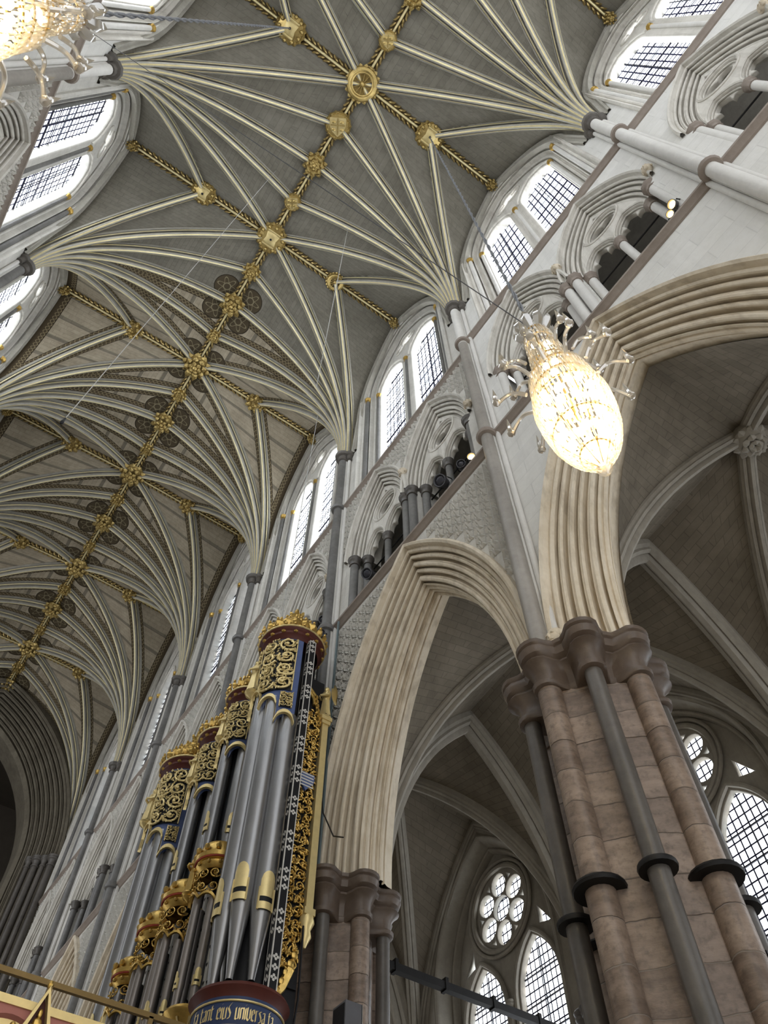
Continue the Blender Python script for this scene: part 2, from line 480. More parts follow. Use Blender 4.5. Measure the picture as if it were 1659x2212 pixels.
def arch_pts(hw, e, zs, n=10, c=0.0):
    """pointed arch outline from left spring over the apex to right spring (y,z)"""
    r = hw + e; am = acos(max(-1, min(1, e / r)))
    right = [(c + r * cos(am * i / n) - e, zs + r * sin(am * i / n)) for i in range(n + 1)]
    left = [(2 * c - y, z) for y, z in right]
    return left + right[::-1][1:]
def arch_sweep(mb, prof, e, zs, zlow=None, n=14, tf=lambda a, b, z: (b, a, z), mats=None, c=0.0):
    """mouldings swept round a two-centred arch; prof = [(half width, depth)], both halves mitre at the apex"""
    for sgn in (1, -1):
        rows = []
        if zlow is not None: rows.append([tf(c + sgn * h, d, zlow) for h, d in prof])
        for i in range(n + 1):
            row = []
            for h, d in prof:
                r = h + e; am = acos(max(-1., min(1., e / r))) * i / n
                row.append(tf(c + sgn * (r * cos(am) - e), d, zs + r * sin(am)))
            rows.append(row)
        mb.grid(rows, mats=mats, flip=(sgn < 0))
def circ(cx, cy, r, n=24, a0=0.0):
    return [(cx + r * cos(a0 + 2 * pi * i / n), cy + r * sin(a0 + 2 * pi * i / n)) for i in range(n)]
def foil(cx, cy, R, r, n, seg=10, rot=0.0):
    """n-foil outline: lobes of radius r centred on a circle of radius R"""
    out = []; half = pi / n
    # angle at lobe centre where neighbours meet
    d = R * sin(half)
    if r <= d: r = d * 1.02
    # intersection of neighbouring lobes lies on the bisector
    t = R * cos(half) + sqrt(max(0, r * r - d * d))
    for k in range(n):
        a = rot + 2 * pi * k / n
        lx, ly = cx + R * cos(a), cy + R * sin(a)
        p1 = (cx + t * cos(a - half), cy + t * sin(a - half)); p2 = (cx + t * cos(a + half), cy + t * sin(a + half))
        b1 = atan2(p1[1] - ly, p1[0] - lx); b2 = atan2(p2[1] - ly, p2[0] - lx)
        while b2 < b1: b2 += 2 * pi
        for i in range(seg): out.append((lx + r * cos(b1 + (b2 - b1) * i / seg), ly + r * sin(b1 + (b2 - b1) * i / seg)))
    return out
def roll(h, d, r, a0, a1, n=5):
    return [(h + r * cos(radians(a0 + (a1 - a0) * i / n)), d + r * sin(radians(a0 + (a1 - a0) * i / n))) for i in range(n + 1)]
def moulding(h0, d0, h1, d1, n, roll_r=.5, hollow=1.35, seg=5):
    """run of n rolls parted by fillets and deep hollows from (h0,d0) to (h1,d1)"""
    v = Vector((h1 - h0, d1 - d0)); ln = v.length; v.normalize(); nn = Vector((-abs(v.y), -abs(v.x)))
    p = ln / n; out = []
    for k in range(n):
        b = Vector((h0, d0)) + v * (p * k)
        rr = p * roll_r * .5 * (1.12 if k % 2 == 0 else .82)
        out.append(b); out.append(b + v * (p * .06) + nn * (p * .05))
        c = b + v * (p * .06 + rr) + nn * (p * .10)
        for i in range(seg + 1):
            a = pi * (-.12 + 1.24 * i / seg)
            out.append(c - v * (rr * cos(a)) + nn * (rr * sin(a)))
        q = b + v * (p * .06 + 2 * rr)
        w = p - (p * .06 + 2 * rr)
        out.append(q + v * (w * .08) - nn * (p * hollow * .35))
        for i in range(1, 4):
            out.append(q + v * (w * (.08 + .64 * i / 4)) - nn * (p * hollow * (.35 + .30 * sin(pi * i / 4))))
        out.append(q + v * (w * .74) - nn * (p * hollow * .30)); out.append(q + v * (w * .76) - nn * 0.0)
    out.append(Vector((h1, d1)))
    return [(a.x, a.y) for a in out]
def colonette(mb, x, y, z0, z1, r, n=12, base=True):
    prof = []
    if base: prof += [(r * 1.55, z0), (r * 1.6, z0 + r * .5), (r * 1.25, z0 + r * .9), (r * 1.35, z0 + r * 1.2), (r, z0 + r * 1.6)]
    else: prof += [(r, z0)]
    prof += [(r, z1)]
    mb.lathe(prof, (x, y, 0), n)
def capital(mb, x, y, z0, h, r, n=14, flare=1.75):
    """bell capital with neck ring and moulded abacus, sitting on z0"""
    mb.lathe([(r, z0), (r * 1.3, z0 + h * .03), (r * 1.35, z0 + h * .1), (r * 1.05, z0 + h * .16), (r * 1.1, z0 + h * .35), (r * 1.35, z0 + h * .55),
              (r * flare * .93, z0 + h * .62), (r * flare * .98, z0 + h * .72), (r * flare * .86, z0 + h * .76), (r * flare, z0 + h * .84), (r * flare * 1.04, z0 + h * .93), (r * flare * .9, z0 + h)], (x, y, 0), n)
# ------------------------------------------------------------------ high vault
RIBP = [(-.170, -.10), (-.170, .02), (-.155, .055), (-.130, .05), (-.118, .02), (-.112, .09), (-.128, .125), (-.108, .155), (-.086, .135), (-.082, .07), (-.060, .05), (-.048, .10), (-.050, .20), (-.066, .235), (-.050, .275), (-.022, .295)]
RIBP = RIBP + [(-a, b) for a, b in RIBP[::-1]]
RIBM = [0] * (len(RIBP) - 1)
RIBM[6] = 1; RIBM[len(RIBP) - 2 - 6] = 1; RIBM[15] = 1
def rib_curve(S, R, n):
    S = Vector(S); R = Vector(R); hv = Vector((R.x - S.x, R.y - S.y, 0)); d = hv.length; hv.normalize(); h = R.z - S.z
    if h < d * 1.0001: h = d * 1.0001
    r = (d * d + h * h) / (2 * d); th = asin(min(1, h / r))
    if d > r: th = pi - th
    out = []
    for i in range(n + 1):
        a = th * i / n
        out.append((S + hv * (r - r * cos(a)) + Vector((0, 0, r * sin(a))), (hv * cos(a) - Vector((0, 0, 1)) * sin(a))))
    return out, Vector((0, 0, 1)).cross(hv)
def rib(S, R, name, parent, n=22, sc=1.0, mats=('rib', 'gold_line'), mm=RIBM, prof=RIBP):
    mb = MB(); pts, lat = rib_curve(S, R, n)
    mb.grid([[p + lat * (u * sc) + nn * (v * sc) for u, v in prof] for p, nn in pts], mats=mm)
    return mb.build(name, mats, parent)
def line_rib(A, B, name, parent, prof, mats, mm, down=Vector((0, 0, -1))):
    A = Vector(A); B = Vector(B); d = (B - A).normalized(); lat = d.cross(down)
    mb = MB(); mb.grid([[p + lat * u + down * v for u, v in prof] for p in (A, B)], mats=mm)
    return mb
RIDGEP = [(-.17, -.05), (-.17, .06), (-.12, .09), (-.05, .10), (-.04, .17), (-.018, .20), (.018, .20), (.04, .17), (.05, .10), (.12, .09), (.17, .06), (.17, -.05)]
RIDGEM = [0, 1, 1, 1, 2, 2, 2, 1, 1, 1, 0]
def ridge(A, B, name, parent, gap0, gap1):
    mats = ['rib', 'maroon_gold', 'gold_line']
    A = Vector(A); B = Vector(B); d = (B - A).normalized(); lat = d.cross(Vector((0, 0, -1)))
    mb = line_rib(A, B, name, parent, RIDGEP, None, RIDGEM)
    mb.cur = 3
    ln = (B - A).length; s = gap0; step = .21; k = 0
    while s < ln - gap1:
        p = A + d * s + Vector((0, 0, -.09))
        for sg in (-1, 1):
            mb.leaf(p + lat * sg * .03, p + lat * sg * .195 + d * .20, d.cross(lat * sg) .cross(lat) if False else d, Vector((0, 0, -1)), .07, 4, .36)
        s += step; k += 1
    return mb.build(name, ['rib', 'dark_gold', 'gold_line', 'gold_old'], parent)
M['dark_gold'] = plain('dim_gilded_ground', (.10, .07, .03), .6, .3, .4, 14.)

def web_cell(mb, ca, cb, top=None, ns=8):
    """infill lofted between two rib curves (lists of points of equal length)"""
    n = len(ca)
    va = [0.]
    for i in range(1, n): va.append(va[-1] + (ca[i] - ca[i - 1]).length)
    b = len(mb.v)
    uvs = []
    for i in range(n):
        w = (cb[i] - ca[i]).length
        for j in range(ns + 1):
            s_ = j / ns
            p = ca[i].lerp(cb[i], s_)
            mb.v.append(tuple(p)); uvs.append((min(s_, 1 - s_) * w, va[i]))
    for i in range(n - 1):
        for j in range(ns):
            q = [i * (ns + 1) + j, i * (ns + 1) + j + 1, (i + 1) * (ns + 1) + j + 1, (i + 1) * (ns + 1) + j]
            mb.face([b + k for k in q], uv=[uvs[k] for k in q])

NV = 22
def wall_rib_pts(sy, n):
    """curve of the wall rib from the springer at y = sy*HB up to the apex over the window (local, right side)"""
    hw = 2.50; zs2 = 26.3; rise = 4.5
    r = (hw * hw + rise * rise) / (2 * hw); e = r - hw; am = acos(e / r)
    pts = []
    for i in range(n + 1):
        t = i / n
        if t < .28:
            q = t / .28
            pts.append(Vector((5.56 , sy * (HB - .25 - q * (HB - .25 - hw)), ZS + (zs2 - ZS) * q)))
        else:
            a = am * (t - .28) / .72
            pts.append(Vector((5.56 - .06 * (t - .28), sy * (r * cos(a) - e), zs2 + r * sin(a))))
    return pts
XB = 2.75; ZB = ZR - .08; XE = 5.5; ZE = ZR - .2
def boss(kind, R):
    """carved keystone hanging at the origin, looking down"""
    mb = MB(); D = Vector((0, 0, -1))
    if kind == 'wheel':
        mb.cur = 0
        mb.lathe([(R * .92, .10), (R * .98, -.12), (R * .90, -.22), (R * .62, -.26), (R * .60, -.20), (R * .55, -.14), (.02, -.13)], n=28, caps=False)
        mb.tube(circ3(0, 0, -.25, R * .76, 28), .05, 6, True)
        mb.tube(circ3(0, 0, -.24, R * .62, 28), .035, 6, True)
        for k in range(6):
            a = pi * k / 6 + .2
            mb.tube([(R * .62 * cos(a), R * .62 * sin(a), -.18), (-R * .62 * cos(a), -R * .62 * sin(a), -.18)], .026, 5)
        mb.blob((0, 0, -.2), (.09, .09, .08)); 
        for k in range(18):
            a = 2 * pi * k / 18; d = Vector((cos(a), sin(a), 0)); sd = Vector((-sin(a), cos(a), 0))
            mb.leaf(d * R * .80 + D * .06, d * R * 1.08 + D * .16, sd, D, .075, 4, .3)
    elif kind == 'shield':
        mb.lathe([(R * .95, .1), (R, -.08), (R * .8, -.2), (.03, -.24)], n=20, caps=False)
        for k in range(14):
            a = 2 * pi * k / 14; d = Vector((cos(a), sin(a), 0)); sd = Vector((-sin(a), cos(a), 0))
            mb.leaf(d * R * .72 + D * .14, d * R * 1.05 + D * .12, sd, D, .09, 4, .45)
        mb.cur = 1
        w = R * .62
        poly = [(-w, .9 * w), (w, .9 * w), (w, 0), (.72 * w, -.62 * w), (0, -1.25 * w), (-.72 * w, -.62 * w), (-w, 0)]
        mb.prism(poly, .07, 0, lambda x, y, z: (y, z, -.30 + x))
        mb.cur = 0
        mb.box(-.02, .02, -w, .85 * w, -.325, -.30); mb.box(-w * .9, w * .9, -.0, .04, -.325, -.30)
        for sx in (-1, 1):
            for sy in (-1, 1): mb.blob((sx * w * .5, sy * w * .42, -.31), (.08, .05, .03))
    elif kind == 'scroll':
        mb.lathe([(R * .95, .1), (R, -.08), (R * .85, -.2), (.03, -.28)], n=20, caps=False)
        for k in range(16):
            a = 2 * pi * k / 16; d = Vector((cos(a), sin(a), 0)); sd = Vector((-sin(a), cos(a), 0))
            mb.leaf(d * R * .74 + D * .14, d * R * 1.08 + D * .13, sd, D, .085, 4, .4)
        mb.cur = 1
        rows = []
        for i in range(9):
            t = -1 + i / 4
            z = -.30 - .07 * cos(t * pi * .5) + (.05 if abs(t) > .9 else 0)
            rows.append([(x * R * (.36 + .1 * abs(t)), t * R * .50, z + .03 - .05 * (1 - x * x)) for x in (-1, -.5, 0, .5, 1)])
        mb.grid(rows, flip=True); mb.grid([[(p[0], p[1], p[2] + .03) for p in r] for r in rows])
        mb.tube([(-R * .44, -R * .48, -.29), (R * .44, -R * .48, -.29)], .04, 8); mb.tube([(-R * .44, R * .48, -.29), (R * .44, R * .48, -.29)], .04, 8)
        mb.cur = 2; mb.blob((0, 0, -.385), (.045, .045, .02))
        mb.cur = 0
        for k in range(10):
            a = 2 * pi * k / 10 + .3; mb.blob((R * .78 * cos(a), R * .78 * sin(a), -.24), (.07, .07, .06), 7, 5)
    else:
        rich = 3 if kind == 'foliate_large' else 2
        mb.lathe([(R * .85, .1), (R * .9, -.06), (R * .7, -.2), (.03, -.27)], n=18, caps=False)
        rnd = random.Random(int(R * 1000))
        for ring, (r0, r1, z0, z1, num, w) in enumerate([(.62, 1.1, -.06, -.14, 10, .13), (.34, .84, -.18, -.27, 8, .12), (.08, .5, -.27, -.35, 6, .10)][:rich + 0]):
            for k in range(num):
                a = 2 * pi * (k + .5 * ring) / num; d = Vector((cos(a), sin(a), 0)); sd = Vector((-sin(a), cos(a), 0))
                mb.leaf(d * R * r0 + Vector((0, 0, z0)), d * R * r1 + Vector((0, 0, z1)), sd, D, w * R * 1.7, 5, .35)
                mb.blob(d * R * (r1 * .8) + Vector((0, 0, z1 - .08)), (.035, .035, .03), 6, 4)
        mb.blob((0, 0, -.36), (R * .2, R * .2, .08), 8, 5)
        for k in range(5):
            a = 2 * pi * k / 5; mb.blob((R * .26 * cos(a), R * .26 * sin(a), -.36), (.05, .05, .05), 6, 4)
    return mb.mesh('boss', ['gold_boss', 'gold_face', 'black'])
def circ3(x, y, z, r, n): return [(x + r * cos(2 * pi * i / n), y + r * sin(2 * pi * i / n), z) for i in range(n)]
M['gold_boss'] = plain('carved_gilt_boss', (.46, .34, .13), .38, .8, .45, 18., .012)
M['gold_face'] = plain('flat_gilt_face', (.62, .50, .24), .42, .5, .15, 8.)
BM = {}
def add_boss(kind, R, loc, parent, label=None):
    key = (kind, R)
    if key not in BM: BM[key] = boss(kind, R)
    o = bpy.data.objects.new('boss', BM[key]); COL.objects.link(o); o.location = loc; o.parent = parent
    if kind == 'wheel' or kind == 'shield': o.rotation_euler = (0, 0, radians(150))
    if label: o['label'] = label
    return o

def make_ceiling(old):
    root = empty('ceiling')
    web = MB()
    crv = {}
    for sx in (1, -1):
        for sy in (1, -1):
            S = Vector((sx * SX, sy * HB, ZS))
            fan = [('W', None)]
            tops = [('A', (sx * XB, 0, ZB), 'tierceron_rib'), ('B', (0, 0, ZR), 'diagonal_rib'), ('C', (0, sy * L / 4, ZR), 'tierceron_rib'), ('D', (0, sy * HB, ZR), 'transverse_rib')]
            wp = [Vector((sx * p.x, p.y, p.z)) for p in wall_rib_pts(sy, NV)]
            curves = [wp]
            for key, T, nm in tops:
                S2 = S + (Vector((T[0] - S.x, T[1] - S.y, 0)).normalized() * .05)
                pts, lat = rib_curve(S2, T, NV)
                curves.append([p for p, _ in pts])
                if key == 'D' and sy < 0: continue        # shared with the next bay
                rib(S2, T, nm, root, NV)
            for a, b in zip(curves[:-1], curves[1:]): web_cell(web, a, b)
            # wall rib moulding
            mb = MB()
            prof = [(.0, .16), (-.0, -.02), (.05, -.06), (.10, -.05), (.12, .0), (.16, .02), (.20, -.03), (.25, -.03), (.27, .03), (.27, .12)]
            rows = []
            for i, p in enumerate(wp):
                t = (wp[min(i + 1, NV)] - wp[max(i - 1, 0)]).normalized()
                nn = Vector((0, t.z, -t.y)) * (-sy if True else 1)
                if nn.y * sy > 0: nn = -nn
                rows.append([p + nn * a + Vector((-sx * (-b), 0, 0)) for a, b in prof])
            mb.grid(rows); mb.build('wall_rib', ['rib'], root)
    o = web.build('web', ['web_old' if old else 'web_new'], root)
    ridge((0, -HB, ZR), (0, HB, ZR), 'ridge_rib', root, .3, .1)
    for sx in (1, -1): ridge((sx * .1, 0, ZR - .02), (sx * XE, 0, ZE), 'ridge_rib', root, .5, .1)
    return root

def finish_ceiling(root, k):
    """bosses of one bay"""
    if k <= 0:
        c, q1, q3, m, s_ = ('wheel', .56), ('shield', .44), ('shield', .30), ('foliate_small', .40), ('scroll', .48)
        if k < 0: c = ('scroll', .5)
    elif k == 1:
        c, q1, q3, m, s_ = ('scroll', .54), ('foliate_small', .34), ('shield', .30), ('foliate_large', .46), ('foliate_small', .42)
    else:
        c, q1, q3, m, s_ = ('foliate_large', .54), ('foliate_small', .30), ('foliate_small', .27), ('foliate_large', .46), ('foliate_small', .42)
    add_boss(*c, (0, 0, ZR - .12), root, 'gilt boss carved as a spoked wheel' if k == 0 else None)
    add_boss(*q1, (0, L / 4, ZR - .12), root, 'gilt boss with a heraldic shield' if k <= 0 else None)
    add_boss(*q3, (0, -L / 4, ZR - .12), root)
    add_boss(*m, (0, HB, ZR - .12), root)
    for sx in (1, -1):
        kk = s_ if not (k == 1) else (('scroll', .42) if sx < 0 else ('wheel', .34))
        add_boss(*kk, (sx * XB, 0, ZB - .1), root)
        add_boss('foliate_small', .2, (sx * (XE - .05), 0, ZE - .1), root)

PC_new = Proto(make_ceiling(False)); PC_old = Proto(make_ceiling(True))
for k in range(NEAR_K, FAR_K + 1):
    bay = k - NEAR_K
    if k <= 0:
        o = PC_new.at((0, K(k), 0), label=('plain grey rib vault bay with gilded ridge and wheel boss' if k == 0 else 'plain grey rib vault bay cut by the top edge of the photo'), cat='vaulted ceiling', kind='structure', name='ceiling')
    else:
        o = PC_old.at((0, K(k), 0), label='painted rib vault bay with scroll borders, %s beyond the plain grey bays' % ORD[k - 1], cat='vaulted ceiling', kind='structure', name='ceiling')
    bo = o; finish_ceiling_list = (bo, k)
    KIDS[k] = bo
for k, o in KIDS.items(): finish_ceiling(o, k)
# ------------------------------------------------------------------ side wall bay (local: bay centre at y = 0, right side, x positive)
AE = 5.5; ASP = 9.05                      # arcade arch: centre offset, springing height
def arcade_profile(old):
    h = [(2.92, 5.62), (2.91, 5.50), (2.86, 5.455), (2.81, 5.48), (2.80, 5.57)]
    h += moulding(2.79, 5.60, 2.12, 5.96, 5) + [(2.10, 6.08)]
    if not old: return h[:-1] + [(2.11, 6.0)] + moulding(2.13, 6.03, 2.11, 6.18, 1, .5, .55) + [(2.14, 6.20), (2.24, 6.24), (2.26, 6.36), (2.34, 6.40), (2.36, 6.62), (2.96, 6.62)]
    h = h[:-1] + [(2.11, 6.0)] + moulding(2.13, 6.03, 2.11, 6.45, 3, .5, .55)
    return h + [(2.13, 6.48), (2.15, 6.52), (2.17, 6.62), (2.96, 6.62)]
def make_arcade(old):
    root = empty('arcade_arch')
    mb = MB(); arch_sweep(mb, arcade_profile(old), AE, ASP, None, 20)
    mb.build('archivolt', ['arch'], root)
    return root
def strip_wall(mb, pts, ztop, x, ztop_fn=None):
    """wall face between an arch line and a level above it"""
    sm = mb.smooth; mb.smooth = False
    for (y0, z0), (y1, z1) in zip(pts[:-1], pts[1:]):
        if abs(y1 - y0) < 1e-5: continue
        b = len(mb.v)
        mb.v += [(x, y0, z0), (x, y1, z1), (x, y1, max(ztop, z1)), (x, y0, max(ztop, z0))]
        mb.face((b, b + 1, b + 2, b + 3))
    mb.smooth = sm
def quad(mb, x, y0, y1, z0, z1):
    sm = mb.smooth; mb.smooth = False
    b = len(mb.v); mb.v += [(x, y0, z0), (x, y1, z0), (x, y1, z1), (x, y0, z1)]; mb.face((b, b + 1, b + 2, b + 3)); mb.smooth = sm
WX = 5.60
TC = 1.24                                  # triforium arch centres at +-TC
TE = 2.63; THW = 1.36
CLE = 1.02; CLZ = 27.4; CLH = 2.34
def flower(mb, y, z, s):
    c = mb.vert((WX - .03, y, z))
    for k in range(8):
        a = pi / 4 * k + pi / 8 * 0; big = (k % 2 == 1)
        r = s * (.66 if big else .44); w = s * .17
        t = (y + r * cos(a), z + r * sin(a)); m = (y + r * .55 * cos(a), z + r * .55 * sin(a))
        nx, ny = -sin(a) * w, cos(a) * w
        v1 = mb.vert((WX + .0, m[0] + nx, m[1] + ny)); v2 = mb.vert((WX - .075, m[0], m[1])); v3 = mb.vert((WX, m[0] - nx, m[1] - ny)); v4 = mb.vert((WX - .012, t[0], t[1]))
        mb.face((c, v2, v1)); mb.face((c, v3, v2)); mb.face((v1, v2, v4)); mb.face((v2, v3, v4))
def wall_bay(old, lower=True):
    zt, zc, zcap = (15.55, 21.35, 18.15) if not old else (15.45, 20.85, 17.72)
    mat = 'ashlar' if not old else 'wall_plain'
    root = empty('wall_right')
    # spandrels above the arcade arch
    mb = MB(); pts = arch_pts(2.90, AE, ASP, 22)
    if lower:
        strip_wall(mb, pts, zt, WX); quad(mb, WX, -HB, -2.90, ASP, zt); quad(mb, WX, 2.90, HB, ASP, zt)
        strip_wall(mb, pts, zt, 6.56)
        mb.build('spandrel', [mat], root)
    else:
        quad(mb, WX, -HB, HB, 0, zt); mb.build('lower_wall', [mat], root)
    # gallery (triforium) wall face above its two arches
    mb = MB(); ap = arch_pts(THW - .02, TE, zcap, 16)
    left = [(y - TC, z) for y, z in ap if y - TC < -1e-4]
    left.append((0.0, zcap + sqrt((THW - .02 + TE) ** 2 - (TC + TE) ** 2))); right = [(-y, z) for y, z in left][::-1]
    ymin = -TC - THW + .02
    strip_wall(mb, left, zc, WX); strip_wall(mb, right, zc, WX)
    for sg in (-1, 1): quad(mb, WX, *sorted((sg * HB, sg * -ymin)), zt, zc)
    # jamb blocks behind the columns
    hi = zcap + .05
    mb.box(5.78, 6.55, -.24, .24, zt, hi)
    for sg in (-1, 1): mb.box(WX + .002, 6.55, *sorted((sg * (TC + 1.17), sg * HB)), zt, hi)
    mb.build('gallery_wall', [mat], root)
    # clerestory
    mb = MB(); cp = arch_pts(CLH - .02, CLE, CLZ, 16)
    strip_wall(mb, cp, 31.2, WX)
    for sg in (-1, 1): quad(mb, WX, *sorted((sg * HB, sg * (CLH - .02))), zc, 31.2)
    mb.build('clerestory_wall', [mat if not old else 'wall_plain'], root)
    # wall passage top and gallery interior
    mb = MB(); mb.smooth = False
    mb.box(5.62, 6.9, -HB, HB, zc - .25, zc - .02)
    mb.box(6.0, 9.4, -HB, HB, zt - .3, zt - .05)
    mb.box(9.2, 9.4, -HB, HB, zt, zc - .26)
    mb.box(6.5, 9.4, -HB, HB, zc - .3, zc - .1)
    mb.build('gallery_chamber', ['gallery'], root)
    if old:
        mb = MB(); mb.smooth = False; s = .27
        for iy in range(-11, 12):
            for iz in range(0, 46):
                y = iy * s * .98; z = 9.6 + iz * s
                if abs(y) > 2.72: continue
                ok = False
                if z < zt - .18 and lower: ok = hypot(abs(y) + AE, z - ASP) > 2.90 + AE + .08 and z > ASP
                elif zt + .2 < z < zc - .16:
                    yy = abs(abs(y) - TC); ok = hypot(yy + TE, z - zcap) > THW + TE + .08 and z > zcap
                if ok: flower(mb, y, z, s)
        tag(mb.build('diaper_carving', [mat], root), kind='stuff')
    return root
def make_gallery_arch(old):
    zt, zcap = (15.55, 18.15) if not old else (15.45, 17.72)
    colm = 'shaft_light' if not old else 'marble'; capm = 'cap_mid' if not old else 'marble_dark'
    root = empty('triforium_arch')
    mb = MB()
    pr = [(THW, 5.62), (THW, 5.53), (THW - .04, 5.49), (THW - .075, 5.52), (THW - .08, 5.59)] + moulding(THW - .09, 5.61, THW - .44, 5.88, 4) + [(THW - .46, 5.90), (THW - .46, 6.35)]
    arch_sweep(mb, pr, TE, zcap, None, 14)
    mb.build('archivolt', ['mould'], root)
    # tracery: two cusped lights below a quatrefoil in a circle
    hwp = THW - .46; e2 = TE
    base = zcap
    out = arch_pts(hwp, e2, base, 10)
    def light(cx, hw):
        a = arch_pts(hw, hw * 1.2, base + .30, 6)
        return a, [(cx + y, z) for y, z in a]
    lw = .355
    r_ = [(cx, [(cx + y, z) for y, z in trefoil_light(lw, base)]) for cx in (.44, -.44)]
    # outline with the lights notched from below: right spring -> lights -> left spring
    poly = out + r_[0][1] + r_[1][1]
    quat = foil(0, base + 1.40, .225, .185, 4, 9, pi / 4)
    # spandrel eyes
    tri = [(0, base + 2.12), (-.10, base + 1.93), (.10, base + 1.93)]
    front_l = [[(cx + y, z) for y, z in arch_pts(lw + .05, .38, base, 8)] for cx in (.44, -.44)]
    fpoly = out + front_l[0][::-1] + front_l[1][::-1]
    fp = curve_plate('tracery', [fpoly, circ(0, base + 1.40, .44, 28), [(0, base + 2.20), (-.15, base + 1.93), (0, base + 1.97), (.15, base + 1.93)],
        [(.62, base + .98), (.50, base + 1.02), (.60, base + 1.22)], [(-.62, base + .98), (-.50, base + 1.02), (-.60, base + 1.22)]], .10, .035, 2)
    mesh_obj('tracery', fp, 'mould', root, (5.90, 0, 0))
    plate = curve_plate('tracery', [poly, quat], .13, .03, 2)
    mesh_obj('cusped_tracery', plate, 'mould', root, (6.02, 0, 0))
    # roll mouldings on the face of the tracery
    mb = MB()
    mb.tube([(5.85, y, z) for y, z in circ(0, base + 1.40, .50, 28)], .038, 6, True)
    mb.tube([(5.93, y, z) for y, z in circ(0, base + 1.40, .42, 28)], .022, 6, True)
    for cx in (.44, -.44):
        mb.tube([(5.85, cx + y, z) for y, z in arch_pts(lw + .09, .36, base + .02, 8)], .034, 6)
        mb.tube([(5.93, cx + y, z) for y, z in arch_pts(lw + .02, .38, base + .02, 8)], .022, 6)
    mb.tube([(5.86, y, z) for y, z in arch_pts(hwp - .03, e2, base, 12)], .028, 6)
    mb.build('tracery_roll', ['mould'], root)
    # columns
    for (x, y, r, zz) in ((5.70, 1.12, .105, 0), (5.70, -1.12, .105, 0), (5.95, .90, .095, 0), (5.95, -.90, .095, 0), (5.95, 0, .085, 0)):
        mb = MB(); colonette(mb, x, y, zt, zcap - .26, r); c = mb.build('column', [colm], root)
        mb = MB(); capital(mb, x, y, zcap - .28, .30, r, 8 if not old else 14, 1.7); mb.build('capital', [capm], c)
    mb = MB(); mb.tube([(6.2, -1.0, zcap - .1), (6.2, 1.0, zcap - .1)], .02, 6); mb.build('tie_rod', ['iron'], root)
    return root
def trefoil_light(hw, base):
    """right to left outline of a cusped light head standing on base (y,z)"""
    pts = [(hw, base)]
    for i in range(7):
        a = -pi * .08 + pi * .55 * i / 6
        pts.append((hw - .13 + .13 * cos(a), base + .16 + .15 * sin(a)))
    pts.append((hw * .42, base + .24))
    for i in range(9):
        a = -pi * .10 + pi * 1.2 * i / 8
        rr = .19 if 2 < i < 6 else .17
        zz = base + .44 + rr * sin(a) * (1.35 if i == 4 else 1.0)
        pts.append((rr * cos(a), zz))
    pts.append((-hw * .42, base + .24))
    for i in range(7):
        a = pi * .53 + pi * .55 * i / 6
        pts.append((-hw + .13 + .13 * cos(a), base + .16 + .15 * sin(a)))
    pts.append((-hw, base))
    return pts
def make_clerestory(old, gm='glass_up'):
    zb = 21.35 if not old else 20.85
    root = empty('window_1')
    mb = MB()
    pr = [(CLH, 5.61), (CLH, 5.54), (CLH - .05, 5.50), (CLH - .09, 5.54), (CLH - .10, 5.60)] + moulding(CLH - .12, 5.62, CLH - .40, 5.74, 2) + [(CLH - .42, 5.88)] + moulding(CLH - .44, 5.88, CLH - .58, 5.95, 1) + [(CLH - .60, 6.2), (CLH - .66, 6.5)]
    arch_sweep(mb, pr, CLE, CLZ, zb, 14)
    mb.build('jamb', ['mould' if not old else 'wall_plain'], root)
    hw = CLH - .58
    out = [(-hw, zb)] + arch_pts(hw, CLE, CLZ, 12) + [(hw, zb)]
    lw = .66; lc = .93
    def lancet(c, w, z0, zs):
        return [(c - w, z0)] + arch_pts(w, .42, zs, 8, c) + [(c + w, z0)]
    eye = foil(0, CLZ + 1.75, .23, .215, 3, 10, pi / 2)
    side = [[(sg * .62 + a, CLZ + 1.12 + b) for a, b in ((0, .13), (sg * .16, -.08), (sg * .34, -.22), (sg * .1, -.16), (-sg * .1, -.02))] for sg in (1, -1)]
    plate = curve_plate('tracery', [out, lancet(-lc, lw, zb + .05, CLZ), lancet(lc, lw, zb + .05, CLZ), eye] , .34, .04, 2)
    mesh_obj('tracery', plate, 'mould' if not old else 'wall_plain', root, (6.08, 0, 0))
    mb = MB()
    for c in (-lc, lc): mb.tube([(5.90, c + y, z) for y, z in arch_pts(lw + .13, .42, CLZ, 10)], .055, 8)
    mb.tube([(5.90, y, z) for y, z in foil(0, CLZ + 1.75, .30, .29, 3, 10, pi / 2)], .04, 6, True)
    mb.build('tracery_roll', ['mould'], root)
    # leaded glass panes
    for c in (-lc, lc):
        g = MB(); g.prism(lancet(c, lw + .02, zb + .0, CLZ), .02, 6.20); g.build('glass', [gm], root)
    g = MB(); g.prism(foil(0, CLZ + 1.75, .23, .22, 3, 10, pi / 2), .02, 6.20); g.build('glass', [gm], root)
    mb = MB()
    for c in (-lc, lc):
        z = zb + .5
        while z < CLZ + .9: mb.box(6.175, 6.198, c - lw, c + lw, z - .016, z + .016); z += .62
        mb.box(6.175, 6.198, c - .012, c + .012, zb, CLZ + 1.0)
    mb.build('saddle_bars', ['lead'], root)
    # shafts with gilded capitals
    smat = 'shaft_light' if not old else 'marble'
    for x, y, r in ((5.70, 2.07, .075), (5.70, -2.07, .075), (5.90, 1.68, .06), (5.90, -1.68, .06), (5.90, 0, .06)):
        mb = MB(); colonette(mb, x, y, zb, CLZ - .18, r, 10); c = mb.build('window_shaft', [smat], root)
        mb = MB(); capital(mb, x, y, CLZ - .2, .24, r, 12, 1.7); tag(mb.build('capital', ['gold'], c), 'gilded capital')
    return root
